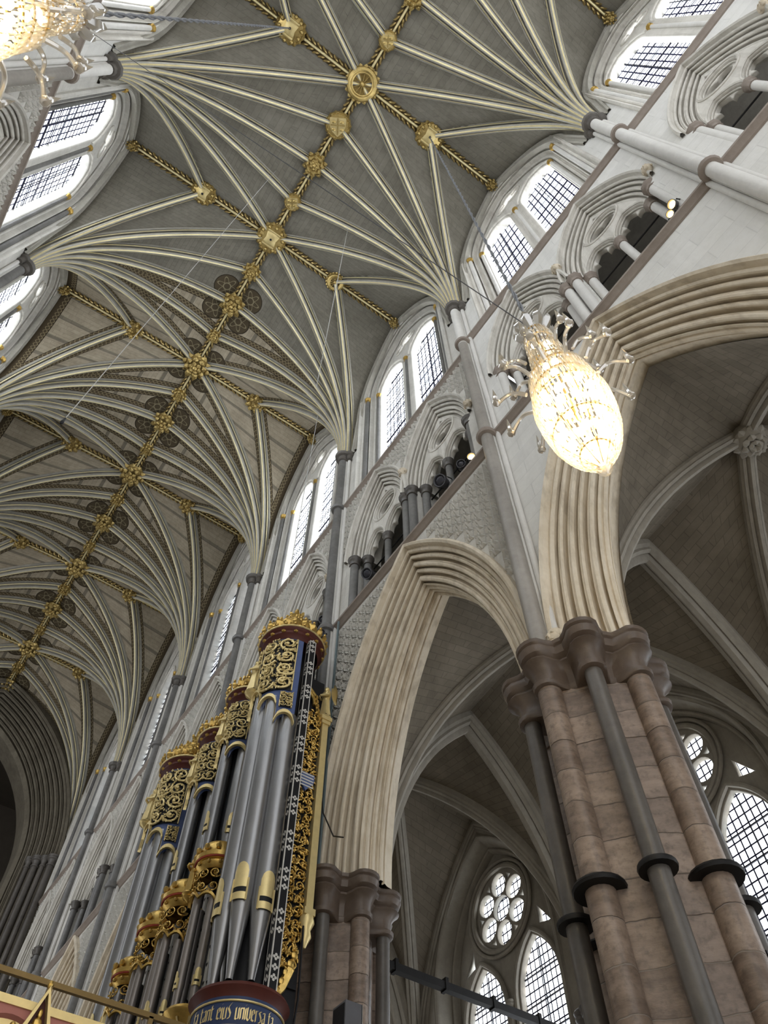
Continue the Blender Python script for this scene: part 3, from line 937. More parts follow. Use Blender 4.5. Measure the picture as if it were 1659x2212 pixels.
M['lead'] = plain('lead_and_iron', (.04, .04, .055), .6, .2, .1)
def make_shaft(old, mid=False):
    """vaulting shaft on the wall between two bays"""
    root = empty('vaulting_shaft')
    m = 'shaft_light' if not old else 'marble'
    if mid:
        mb = MB(); mb.lathe([(.125, 9.0), (.125, 20.85)], (5.40, 0, 0), 16, caps=False); mb.build('shaft', ['marble_mid'], root)
        mb = MB(); mb.lathe([(.125, 20.85), (.125, 23.75)], (5.40, 0, 0), 16, caps=False); tag(mb.build('shaft', [m], root), 'pale upper part of the shaft')
    else:
        mb = MB(); mb.lathe([(.125, 9.0), (.125, 23.75)], (5.40, 0, 0), 16); mb.build('shaft', [m], root)
    for sy in (-1, 1):
        mb = MB(); mb.lathe([(.055, 9.0), (.055, 23.75)], (5.545, sy * .17, 0), 10); mb.build('side_shaft', ['shaft_light'], root)
    mb = MB()
    for (x, y, r, f) in ((5.40, 0, .125, 2.1), (5.52, .2, .07, 2.2), (5.52, -.2, .07, 2.2)): capital(mb, x, y, 23.70, .42, r, 10 if not old else 16, f)
    mb.build('capital', ['marble_dark'], root)
    for z in ((15.5, 21.0 if mid else 21.3) if not old else (15.4, 20.8)):
        mb = MB(); mb.lathe([(.125, -.09), (.19, -.08), (.215, -.02), (.20, .03), (.17, .05), (.18, .09), (.125, .1)], (5.40, 0, z), 18, caps=False)
        mb.build('shaft_ring', ['cap_mid' if not old else 'marble'], root)
    mb = MB(); mb.box(5.46, 5.598, -.12, .12, 9.05, 23.7); mb.build('backing_strip', ['shaft_light'], root)
    return root
def make_pier():
    root = empty('pier')
    mb = MB(); n = 64; rows = []
    cx = 6.08
    for z in (0.0, .3, .7, 2, 4, 6, 8.42):
        row = []
        for i in range(n):
            a = 2 * pi * i / n
            r = .62 + .02 * cos(8 * a) + .05 * cos(4 * a)
            if z < .7: r += .18
            row.append((cx + r * cos(a), r * sin(a), z))
        rows.append(row)
    mb.grid(rows, closed_v=True); mb.build('core', ['pier'], root)
    for k in range(8):
        a = pi / 4 * k; big = k % 2 == 0
        x, y = cx + (.74 if big else .77) * cos(a), (.74 if big else .77) * sin(a); r = .145 if big else .105
        mb = MB(); colonette(mb, x, y, .35, 8.42, r, 18)
        s_ = mb.build('shaft', ['pier' if big else 'marble_dark'], root)
        mb = MB(); mb.lathe([(r * .9, -.03), (r * 1.7, -.028), (r * 1.78, .0), (r * 1.72, .022), (r * .9, .03)], (x, y, 5.86), 20, caps=False)
        tag(mb.build('shaft_ring', ['iron'], s_), 'black marble ring')
    # lobed capital
    mb = MB(); rows = []; n = 96
    def lob(z, base, amp):
        row = []
        for i in range(n):
            a = 2 * pi * i / n; k = round(a / (pi / 4)); da = a - k * pi / 4
            lobe = max(0, 1 - (da / .27) ** 2) ** .5
            r = base + amp * lobe
            row.append((cx + r * cos(a), r * sin(a), z))
        return row
    for z, b_, am in ((8.36, .60, .28), (8.38, .62, .31), (8.44, .63, .31), (8.47, .60, .285), (8.62, .62, .285), (8.70, .68, .29), (8.74, .74, .29), (8.78, .73, .27), (8.80, .70, .25), (8.84, .78, .25), (8.93, .81, .25), (8.97, .79, .24), (8.99, .82, .24), (9.04, .83, .24), (9.06, .8, .22)):
        rows.append(lob(z, b_, am))
    mb.grid(rows, closed_v=True); b = len(mb.v) - n; mb.face([b + i for i in range(n)]); mb.face([b - n * (len(rows) - 1) + i for i in range(n)][::-1])
    mb.build('capital', ['cap'], root)
    return root
def make_string(z, x0=5.46, d=.16, h=.2):
    mb = MB()
    prof = [(5.62, z - h * .6), (5.56, z - h * .55), (5.50, z - h * .2), (x0, z - h * .1), (x0 - .01, z + h * .12), (x0 + .04, z + h * .2), (5.52, z + h * .34), (5.62, z + h * .4)]
    mb.grid([[(x, y, zz) for x, zz in prof] for y in (-HB, HB)])
    return mb.mesh('trim', ['cap_mid'])

protos = {}
for old in (False, True):
    protos[old] = dict(wall=Proto(wall_bay(old)), tri=Proto(make_gallery_arch(old)), win=Proto(make_clerestory(old)), shaft=Proto(make_shaft(old)))
mid_shaft = Proto(make_shaft(False, True))
far_win = Proto(make_clerestory(True, 'glass_far'))
wall_left_p = {old: Proto(wall_bay(old, False)) for old in (False, True)}
arc_p = {False: Proto(make_arcade(False)), True: Proto(make_arcade(True))}; pier_p = Proto(make_pier())
strs = {False: (make_string(15.55), make_string(21.3)), True: (make_string(15.42), make_string(20.8))}
sides = [(1, k) for k in range(-1, 6)] + [(-1, k) for k in range(-1, 4)]
wn = 0; tn = 0
for sg, k in sides:
    old = k >= 1; P = protos[old]; loc = (0, K(k), 0); sc = (sg, 1, 1)
    sd = 'right' if sg > 0 else 'left'; i = k + 1
    seq = '%s bay from the top of the photo' % ORD[i]
    if sg > 0: P['wall'].at(loc, sc, label='%s wall of the nave, %s, %s' % (sd, seq, 'diaper-carved' if old else 'plain ashlar'), cat='wall', kind='structure', name='wall_right')
    else: wall_left_p[old].at(loc, sc, label='%s wall of the nave, %s, %s' % (sd, seq, 'diaper-carved' if old else 'plain ashlar'), cat='wall', kind='structure', name='wall_left')
    wn += 1
    (far_win if k >= 3 else P['win']).at(loc, sc, label='two-light leaded clerestory window high in the %s wall, %s' % (sd, seq), cat='window', kind='structure', name='window_%d' % wn)
    for q, ty in enumerate((-TC, TC)):
        P['tri'].at((0, K(k) + ty, 0), sc, label='%s traceried triforium arch from the top, %s wall' % (ORD[2 * i + q], sd), cat='arch', group='triforium arches on the %s wall' % sd, kind='structure')
    for me, nm in zip(strs[old], ('below the triforium', 'below the clerestory windows')):
        tn += 1
        t = bpy.data.objects.new('trim_%d' % tn, me); COL.objects.link(t); t.location = loc; t.scale = sc
        tag(t, 'moulded stone string course %s, %s wall, %s' % (nm, sd, seq), 'string course', None, 'structure')
    if sg > 0:
        arc_p[old].at(loc, sc, label=['pointed arcade arch cut off by the upper right edge of the photo', 'large pale pointed arch right of the lit chandelier, above the brown pier', 'pointed arcade arch between the brown pier and the organ'][i] if i < 3 else 'pointed arcade arch behind the organ, %s along the right wall' % ORD[i], cat='arch', group='arcade arches', kind='structure')
for sg, k in [(1, k) for k in range(-1, 5)] + [(-1, k) for k in range(-1, 3)]:
    old = k >= 0; P = protos[old and k >= 1]; sd = 'right' if sg > 0 else 'left'
    (mid_shaft if k == 0 else P['shaft']).at((0, K(k + .5), 0), (sg, 1, 1), label='tall vaulting shaft carrying a fan of ribs, %s from the top, %s wall' % (ORD[k + 1], sd), cat='column', group='vaulting shafts')
    if sg > 0:
        pier_p.at((0, K(k + .5), 0), label=['brown marble pier cut off beyond the right edge of the photo', 'large brown marble clustered pier in the lower right foreground', 'brown clustered marble pier just right of the organ'][k + 1] if k < 2 else 'brown marble pier behind the organ, %s along the nave' % ORD[k + 1], cat='pier', group='arcade piers')

# floor
mb = MB(); mb.smooth = False; mb.box(-5.7, 13.5, -12, 50, -.2, 0); tag(mb.build('floor', ['floor'], None), 'stone paved floor of the nave', 'floor', None, 'structure')
# ------------------------------------------------------------------ aisle behind the right arcade
AX0 = 6.70; AX1 = 12.05; AZ = 15.2; ACX = (AX0 + AX1) / 2
ARIBP = [(-.16, -.08), (-.16, .06), (-.12, .10), (-.13, .14), (-.08, .17), (-.06, .15), (-.055, .21), (-.03, .25), (.03, .25), (.055, .21), (.06, .15), (.08, .17), (.13, .14), (.12, .10), (.16, .06), (.16, -.08)]
def make_aisle():
    root = empty('ceiling')
    web = MB(); n = 16
    C0 = Vector((ACX, 0, AZ))
    for sx in (0, 1):
        for sy in (-1, 1):
            S = Vector((AX0 if sx == 0 else AX1, sy * HB, 9.1))
            pts, _ = rib_curve(S, C0, n); diag = [p for p, _ in pts]
            rib(S, C0, 'diagonal_rib', root, n, 1.0, ('aisle_rib',), [0] * 15, ARIBP)
            A1 = Vector((S.x, 0, 14.9))
            if sx == 0:
                rr = 2.30 + AE; am = acos(AE / rr)
                web_cell(web, diag, [Vector((6.56, sy * (rr * cos(am * i / n) - AE), ASP + rr * sin(am * i / n))) for i in range(n + 1)], ns=6)
            else:
                pts, _ = rib_curve(S, A1, n); web_cell(web, diag, [p for p, _ in pts], ns=6)
            A2 = Vector((ACX, S.y, 14.9)); pts, _ = rib_curve(S, A2, n); web_cell(web, diag, [p for p, _ in pts], ns=6)
            if sy > 0: rib(S, A2, 'transverse_rib', root, n, 1.5, ('aisle_rib',), [0] * 15, ARIBP)
            if sx == 1: rib(S, A1, 'wall_rib', root, n, .9, ('aisle_rib',), [0] * 15, ARIBP)
    web.build('web', ['web_aisle'], root)
    mb = MB(); R = .34; D = Vector((0, 0, -1))
    mb.lathe([(R * .9, .1), (R, -.1), (R * .7, -.25), (.03, -.3)], (ACX, 0, AZ - .2), 18, caps=False)
    for ring, (r0, r1, z0, num) in enumerate([(.5, 1.1, -.1, 10), (.2, .75, -.24, 8), (.05, .4, -.3, 5)]):
        for q in range(num):
            a = 2 * pi * (q + .5 * ring) / num; d = Vector((cos(a), sin(a), 0))
            mb.leaf(Vector((ACX, 0, AZ - .2 + z0)) + d * R * r0, Vector((ACX, 0, AZ - .26 + z0)) + d * R * r1, (-sin(a), cos(a), 0), D, .09, 4, .3)
    mb.build('boss', ['aisle_rib'], root)
    return root
def make_aisle_wall():
    """outer wall of the aisle with a big two-light window"""
    root = empty('wall_aisle')
    mb = MB(); hw = 2.15; e = 1.5; zs = 11.2; zb = 5.0
    pts = arch_pts(hw, e, zs, 14)
    strip_wall(mb, pts, 15.6, AX1)
    for sg in (-1, 1): quad(mb, AX1, *sorted((sg * HB, sg * hw)), 0, 15.6)
    quad(mb, AX1, -hw, hw, 0, zb)
    mb.build('wall_face', ['aisle_rib'], root)
    return root
def make_aisle_window():
    root = empty('window_1'); hw = 2.15; e = 1.5; zs = 11.2; zb = 5.0
    mb = MB()
    pr = [(hw + .02, 12.06), (hw, 12.0)] + roll(hw - .06, 12.03, .05, 60, -140, 4) + [(hw - .13, 12.06), (hw - .16, 12.2), (hw - .2, 12.35)] + roll(hw - .26, 12.4, .05, 60, -140, 4) + [(hw - .32, 12.45), (hw - .34, 12.75)]
    arch_sweep(mb, pr, e, zs, zb, 14); mb.build('jamb', ['aisle_rib'], root)
    hi = hw - .3
    out = [(-hi, zb)] + arch_pts(hi, e, zs, 14) + [(hi, zb)]
    lc = .90; lw = .66
    def lancet(c, w): return [(c - w, zb + .1)] + arch_pts(w, .75, 10.45, 9, c) + [(c + w, zb + .1)]
    rc = (0, 12.72)
    six = [foil(rc[0], rc[1], 0.0, .34, 3, 8)]
    lobes = []
    for q in range(6):
        a = pi / 2 + q * pi / 3; lobes.append([(rc[0] + (.60 + .285 * cos(b)) * cos(a) - .262 * sin(b) * sin(a), rc[1] + (.60 + .285 * cos(b)) * sin(a) + .262 * sin(b) * cos(a)) for b in [2 * pi * i / 18 for i in range(18)]])
    lobes.append(circ(rc[0], rc[1], .30, 20))
    rose_bars = True
    tris = []
    for q in range(6):
        a = pi / 2 + pi / 6 + q * pi / 3
        tris.append([(rc[0] + .83 * cos(a - .12), rc[1] + .83 * sin(a - .12)), (rc[0] + .83 * cos(a + .12), rc[1] + .83 * sin(a + .12)), (rc[0] + .66 * cos(a), rc[1] + .66 * sin(a))])
    sp = [[(sg * 1.30 + sg * a, 11.9 + b) for a, b in ((-.12, .30), (.24, -.22), (-.12, -.12))] for sg in (-1, 1)]
    plate = curve_plate('tracery', [out, lancet(-lc, lw), lancet(lc, lw)] + lobes + tris + sp, .16, .015, 1)
    mesh_obj('tracery', plate, 'aisle_rib', root, (12.62, 0, 0))
    mb = MB()
    mb.tube([(12.50, y, z) for y, z in circ(rc[0], rc[1], 1.0, 36)], .07, 8, True)
    mb.tube([(12.47, y, z) for y, z in circ(rc[0], rc[1], 1.13, 36)], .045, 8, True)
    for c in (-lc, lc):
        mb.tube([(12.50, c - lw - .1, zb)] + [(12.50, c + y, z) for y, z in arch_pts(lw + .1, .75, 10.45, 10)] + [(12.50, c + lw + .1, zb)], .06, 8)
    mb.build('tracery_roll', ['aisle_rib'], root)
    for c in (-lc, lc):
        g = MB(); g.prism(lancet(c, lw + .02), .02, 12.70); g.build('glass', ['glass_aisle'], root)
    g = MB(); g.prism(circ(rc[0], rc[1], .92, 36), .02, 12.70); g.build('glass', ['glass_aisle'], root)
    for s_ in sp:
        g = MB(); g.prism(s_, .02, 12.70); g.build('glass', ['glass_aisle'], root)
    mb = MB()
    for c in (-lc, lc):
        z = zb + .5
        while z < 11.4: mb.box(12.66, 12.69, c - lw, c + lw, z - .014, z + .014); z += .6
        mb.box(12.665, 12.69, c - .011, c + .011, zb, 11.5)
    for rr in (.30,): mb.tube([(12.68, y, z) for y, z in circ(rc[0], rc[1], rr, 24)], .012, 5, True)
    mb.build('saddle_bars', ['lead'], root)
    mb = MB(); colonette(mb, 12.45, 0, zb, 10.3, .07, 12); c = mb.build('mullion_shaft', ['aisle_rib'], root)
    mb = MB(); capital(mb, 12.45, 0, 10.25, .3, .07, 12, 1.7); mb.build('capital', ['aisle_rib'], c)
    return root
def make_respond():
    root = empty('aisle_respond')
    mb = MB(); mb.box(11.75, 12.06, -.42, .42, 0, 8.7); mb.build('backing', ['cap'], root)
    for y, r in ((0, .15), (.25, .11), (-.25, .11)):
        mb = MB(); colonette(mb, 11.72, y, 0, 8.6, r); mb.build('shaft', ['marble_dark'], root)
    mb = MB()
    for y, r in ((0, .15), (.25, .11), (-.25, .11)): capital(mb, 11.72, y, 8.55, .5, r, 14, 1.9)
    mb.build('capital', ['marble_dark'], root)
    return root
pa = Proto(make_aisle()); pw = Proto(make_aisle_wall()); pg = Proto(make_aisle_window()); pr_ = Proto(make_respond())
AIS = ['cut off by the right edge of the photo', 'right of the foreground pier', 'seen through the arch left of the foreground pier', 'hidden mostly behind the second pier', 'far down the aisle']
for k in range(-1, 4):
    loc = (0, K(k), 0); t = AIS[k + 1]
    pa.at(loc, label='shadowed aisle vault bay with stone ribs, %s along the aisle' % ORD[k + 1], cat='vaulted ceiling', kind='structure', name='ceiling')
    pw.at(loc, label='aisle outer wall, %s bay along the aisle' % ORD[k + 1], cat='wall', kind='structure', name='wall_aisle')
    wn += 1
    pg.at(loc, label='aisle window with two lancets under a six-petal rose, %s' % t, cat='window', kind='structure', name='window_%d' % wn)
    if k < 3: pr_.at((0, K(k + .5), 0), label='dark marble respond on the aisle wall, %s along the aisle' % ORD[k + 1], cat='column', group='aisle responds')

# ------------------------------------------------------------------ crossing arch and what lies beyond the nave
YC = K(5.5)
root = empty('crossing_arch', (0, YC, 0))
def tfc(a, b, z): return (a, b, z)
pr = [(5.62, -.30), (5.55, -.38), (5.46, -.36)] + moulding(5.44, -.32, 4.15, .95, 8) + [(4.0, 1.1), (4.0, 2.2)]
ce = 3.0
mb = MB(); czs = 22.9
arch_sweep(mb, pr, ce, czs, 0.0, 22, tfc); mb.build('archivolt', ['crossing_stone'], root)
for sg in (-1, 1):
    for q in range(4):
        mb = MB(); colonette(mb, sg * (5.36 - q * .27), -.36 + q * .24, 0, 22.5, .14 if q % 2 == 0 else .11, 14); c = mb.build('shaft', ['marble_dark'], root)
        mb = MB(); capital(mb, sg * (5.36 - q * .27), -.36 + q * .24, 22.45, .5, .14 if q % 2 == 0 else .11, 14, 1.9); mb.build('capital', ['marble_dark'], c)
mb = MB(); pts = arch_pts(5.5, ce, czs, 20); mb.smooth = False
for (x0, z0), (x1, z1) in zip(pts[:-1], pts[1:]):
    b = len(mb.v); mb.v += [(x0, -.2, z0), (x1, -.2, z1), (x1, -.2, 32), (x0, -.2, 32)]; mb.face((b, b + 1, b + 2, b + 3))
for sg in (-1, 1):
    b = len(mb.v); mb.v += [(sg * 5.5, -.2, 0), (sg * 7, -.2, 0), (sg * 7, -.2, 32), (sg * 5.5, -.2, 32)]; mb.face((b, b + 1, b + 2, b + 3))
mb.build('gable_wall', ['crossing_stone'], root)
tag(root, 'tall dark-shafted crossing arch at the far end of the nave, left edge of the photo', 'arch', None, 'structure')
# dim crossing beyond
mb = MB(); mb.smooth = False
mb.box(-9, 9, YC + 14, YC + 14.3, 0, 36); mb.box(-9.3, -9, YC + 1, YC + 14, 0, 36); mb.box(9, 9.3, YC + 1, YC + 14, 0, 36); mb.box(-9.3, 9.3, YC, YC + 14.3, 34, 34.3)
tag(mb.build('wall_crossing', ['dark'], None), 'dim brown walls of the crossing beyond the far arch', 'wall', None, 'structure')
root = empty('choir_arch', (0, YC + 13.6, 0))
mb = MB(); arch_sweep(mb, [(5.2, 0), (5.0, -.2), (4.7, -.15), (4.5, 0), (4.2, .1), (4.0, .3)], 3.0, 20., 0, 18, tfc); mb.build('archivolt', ['gallery'], root)
tag(root, 'dim arch in the gloom behind the crossing arch', 'arch', None, 'structure')
# ------------------------------------------------------------------ chandeliers
def pr_at(prof, z):
    for (z0, r0), (z1, r1) in zip(prof[:-1], prof[1:]):
        if z <= z0 and z >= z1: return r0 + (r1 - r0) * (z0 - z) / (z0 - z1)
    return prof[-1][1]
def crystal_bar(mb, p, d, ln, w, out):
    """a hexagonal cut prism hanging along d"""
    p = Vector(p); d = Vector(d).normalized(); o = Vector(out).normalized(); s = d.cross(o)
    q = p + d * ln
    rows = []
    for t, sc in ((0, .25), (.12, 1), (.86, .9), (1.0, .1)):
        c = p.lerp(q, t); rows.append([c + (o * cos(a) + s * sin(a)) * w * sc for a in (0, pi / 3, 2 * pi / 3, pi, 4 * pi / 3, 5 * pi / 3)])
    mb.grid(rows, closed_v=True)
def make_chandelier():
    root = empty('chandelier')
    prof = [(3.22, .14), (3.0, .16), (2.6, .18), (2.2, .205), (1.95, .225), (1.94, .285), (1.5, .32), (1.25, .325), (1.24, .355), (1.2, .355), (.9, .34), (.6, .30), (.35, .23), (.15, .13), (.0, .05)]
    rnd = random.Random(3)
    # brass frame: rings and ribs
    mb = MB()
    for z in (3.2, 2.9, 2.2, 1.85, 1.5, 1.2, .6, .2): mb.tube(circ3(0, 0, z, pr_at(prof, z) - .012, 28), .009, 6, True)
    for k in range(8):
        a = 2 * pi * k / 8
        mb.tube([((r - .015) * cos(a), (r - .015) * sin(a), z) for z, r in prof], .006, 5)
    mb.tube([(0, 0, 3.3), (0, 0, .1)], .02, 8)
    mb.build('frame', ['gold'], root)
    # crystal prisms in tiers
    def tier(z1, z0, name, rows_, w=.015):
        mb = MB(); mb.smooth = False
        dz = (z1 - z0) / rows_
        for i in range(rows_):
            zt = z1 - i * dz; r = pr_at(prof, zt); r2 = pr_at(prof, zt - dz)
            num = max(9, int(2 * pi * r / .040))
            for k in range(num):
                a = 2 * pi * (k + .5 * (i % 2)) / num + rnd.uniform(-.02, .02)
                r3 = max(r, r2) if name != 'bowl_crystals' else r2
                p = Vector((r * cos(a), r * sin(a), zt)); q = Vector((r3 * cos(a), r3 * sin(a), zt - dz * 1.12))
                crystal_bar(mb, p, q - p, (q - p).length * .98, w, (cos(a), sin(a), 0))
        o = mb.build(name, ['crystal'], root); tag(o, kind='stuff')
    tier(3.2, 1.95, 'trunk_crystals', 7); tier(1.9, 1.22, 'ring_crystals', 3, .017); tier(1.2, .02, 'bowl_crystals', 12, .013)
    # crown of crystal leaves
    for k in range(9):
        a = 2 * pi * k / 9; d = Vector((cos(a), sin(a), 0))
        mb = MB(); mb.leaf(d * .14 + Vector((0, 0, 3.2)), d * .24 + Vector((0, 0, 3.5)), (-sin(a), cos(a), 0), d, .055, 6, .12); mb.build('crown_leaf', ['crystal_arm'], root)
    # curved crystal arms with spear finials
    for (z, r0, r1, num, off, h) in ((1.62, .36, .66, 11, .1, .2), (2.25, .27, .50, 8, .3, .2)):
        for k in range(num):
            a = 2 * pi * (k + off) / num; d = Vector((cos(a), sin(a), 0))
            pts = [d * (r0 + (r1 - r0) * t) + Vector((0, 0, z + .10 * sin(t * pi * 1.2) - .02 * t)) for t in [i / 8 for i in range(9)]]
            mb = MB(); mb.smooth = False; mb.tube(pts, [.022, .022, .021, .02, .02, .019, .02, .022, .026], 6); arm = mb.build('arm', ['crystal_arm'], root)
            e = pts[-1]
            mb = MB(); mb.lathe([(.012, 0), (.042, .015), (.045, .03), (.016, .05), (.03, .10), (.02, .2), (.002, .36)], tuple(e), 8); mb.build('spear_finial', ['crystal_arm'], arm)
    # lamps inside
    for (z, r, num) in ((2.9, .07, 2), (2.45, .09, 2), (2.0, .13, 3), (1.6, .2, 5), (1.15, .26, 11), (.92, .26, 11), (.68, .22, 10), (.46, .16, 8), (.28, .09, 5), (.14, .03, 2)):
        for k in range(num):
            a = 2 * pi * k / num + z * 3
            mb = MB(); mb.blob((r * cos(a), r * sin(a), z), (.042, .042, .062), 8, 6); mb.build('bulb', ['bulb' if z < 1.4 else 'bulb_dim'], root)
    # pendant drop
    mb = MB(); mb.lathe([(.05, .0), (.07, -.04), (.045, -.1), (.01, -.14)], n=10); mb.build('drop', ['crystal'], root)
    return root
ch = Proto(make_chandelier())
ch.at((3.01, 1.385, 7.05), label='lit crystal chandelier with curved arms, hanging before the large pale arch', cat='chandelier', group='crystal chandeliers')
ch.at((-2.52, 1.40, 6.72), label='lit crystal chandelier cut off by the top left corner', cat='chandelier', group='crystal chandeliers')
def twisted(a, b, amp, turns, r, name, label):
    a = Vector(a); b = Vector(b); n = 120; mb = MB()
    d = (b - a).normalized(); o1 = d.orthogonal().normalized(); o2 = d.cross(o1)
    for ph in (0, pi):
        mb.tube([a.lerp(b, i / n) + (o1 * cos(ph + turns * 2 * pi * i / n) + o2 * sin(ph + turns * 2 * pi * i / n)) * amp for i in range(n + 1)], r, 6)
    return tag(mb.build(name, ['rope'], None), label, 'cable')
twisted((2.75, K(0), ZB - .5), (3.01, 1.385, 10.3), .016, 22, .014, 'chandelier_cable', 'grey twisted cable holding up the lit chandelier on the right')
twisted((-2.75, K(0), ZB - .5), (-2.52, 1.40, 10.0), .016, 22, .014, 'chandelier_cable', 'grey twisted cable holding the chandelier in the top left corner')
def wire(pts, r, mat, label, cat='wire', name='wire'):
    mb = MB(); mb.tube(pts, r, 6); return tag(mb.build(name, [mat], None), label, cat)
wire([(-5.5, 3.5, 21.6), (3.01, 1.385, 10.45)], .007, 'wire', 'thin dark stay wire crossing the nave to the chandelier top', name='stay_wire')
o = wire([(-1.02, 5.28, 30.8), (-1.02, 5.28, 10.0)], .006, 'cord', 'thin pale cord hanging from the vault with a microphone at its end', 'microphone', 'hanging_microphone')
mb = MB(); mb.lathe([(.008, .06), (.016, .04), (.016, -.03), (.022, -.04), (.022, -.08), (.01, -.1)], (-1.02, 5.28, 9.95), 10); mb.build('microphone_head', ['black'], o)
wire([(2.02, 5.28, 30.6), (2.02, 5.28, 15.2)], .008, 'cord', 'thin pale cord hanging straight down right of the ridge', 'cord', 'pale_cord')
wire([(4.5, 10.9, 29.5), (4.5, 10.9, 15.5)], .01, 'cord', 'thin pale cord hanging in front of the clerestory window', 'cord', 'pale_cord')

# ------------------------------------------------------------------ spotlights and floodlights on the triforium ledge
def lamp(loc, aim, lit, label, r=.09, ln=.24):
    root = empty('spotlight', loc)
    mb = MB(); mb.lathe([(r * .6, -ln), (r * .75, -ln * .9), (r * .8, -ln * .4), (r, -ln * .3), (r * 1.02, 0), (r * .9, 0), (r * .82, -.03)], n=14, caps=False)
    h = mb.build('housing', ['grey_plastic'], root)
    mb = MB(); mb.blob((0, 0, -.04), (r * .78, r * .78, .035), 12, 6); le = mb.build('lens', ['spot_lit' if lit else 'lens'], root)
    mb = MB(); mb.tube([(-r * 1.15, 0, -ln * .3), (-r * 1.2, 0, .02 - ln), (-r * .9, 0, -ln * 1.35), (r * .9, 0, -ln * 1.35), (r * 1.2, 0, .02 - ln), (r * 1.15, 0, -ln * .3)], .012, 6); mb.build('yoke', ['iron'], root)
    q = Vector(aim).normalized().to_track_quat('Z', 'Y'); root.rotation_euler = q.to_euler()
    return tag(root, label, 'spotlight')
M['lens'] = plain('dark_lens', (.05, .05, .06), .15, 0, .1)
lamp((5.50, -.86, 16.1), (-.8, .3, -.55), True, 'upper of the two lit spotlights under the second triforium arch on the right')
lamp((5.50, -.72, 15.86), (-.8, .1, -.6), True, 'lower of the two lit spotlights beside the triforium ledge at upper right', .075)
lamp((5.48, 4.94, 15.66), (-.75, -.5, -.45), True, 'single lit spotlight on the triforium ledge left of the chandelier')
lamp((5.58, 5.35, 16.1), (-.7, -.5, -.5), False, 'unlit dark spotlight right beside the single lit spotlight', .1)
lamp((5.60, 6.1, 16.5), (-.8, -.2, -.6), False, 'unlit black floodlight hanging in the triforium opening', .15, .3)
lamp((5.60, 8.98, 16.3), (-.8, -.3, -.6), False, 'grey floodlight clamped to the paired triforium columns above the second arch', .14, .34)
for q, (x, y, z) in enumerate(((5.36, 10.46, 15.95), (5.2, 10.2, 15.1))):
    lamp((x, y, z), (-.6, -.7, -.3), False, ['upper', 'lower'][q] + ' pale globe spotlight beside the shaft above the organ crown', .11, .2)
# ------------------------------------------------------------------ organ on the screen (runs along y in front of the right wall)
OX = 4.42
def spiral(mb, cy, cz, R, turns, a0, sgn, x, r=.016):
    pts = []; n = 22
    for i in range(n + 1):
        t = i / n; rr = R * (1 - .82 * t); a = a0 + sgn * 2 * pi * turns * t
        pts.append((x - .02 * sin(pi * t), cy + rr * cos(a), cz + rr * sin(a)))
    mb.tube(pts, [r * (1 - .4 * i / n) for i in range(n + 1)], 6)
    for k in range(3):
        a = a0 + sgn * (1.2 + 1.7 * k); rr = R * (.95 - .2 * k)
        mb.blob((x - .02, cy + rr * cos(a), cz + rr * sin(a)), (.02, R * .2, R * .13), 6, 4, Matrix.Rotation(a, 3, 'X'))
    mb.blob((x - .03, cy + R * .1, cz), (.025, R * .22, R * .22), 8, 5)
def scroll_panel(mb, w, h, x=0.0, y=0.0, z=0.0, size=None):
    """pierced running scrollwork filling a w x h panel, local y = width, z = height, facing -x"""
    s = size or w * .5; rows = max(1, int(h / (s * .98))); cols = max(1, int(round(w / s)))
    for i in range(rows):
        for j in range(cols):
            cy = y - w / 2 + w * (j + .5) / cols; cz = z + h * (i + .5) / rows
            sg = 1 if (i + j) % 2 else -1
            spiral(mb, cy, cz, min(w / cols, h / rows) * .5, 1.5, pi / 2 * (1 + sg) + .3 * i, sg, x, s * .075)
def bend(me_pts, R, ax, ay):
    """wrap local (x depth, y along) round a cylinder of radius R centred (ax, ay); y=0 faces -x"""
    out = []
    for x, y, z in me_pts:
        a = y / R; rr = R - x
        out.append((ax - rr * cos(a), ay - rr * sin(a) * -1, z))
    return out
def bent(mb, R, ax, ay): mb.v = bend(mb.v, R, ax, ay); return mb
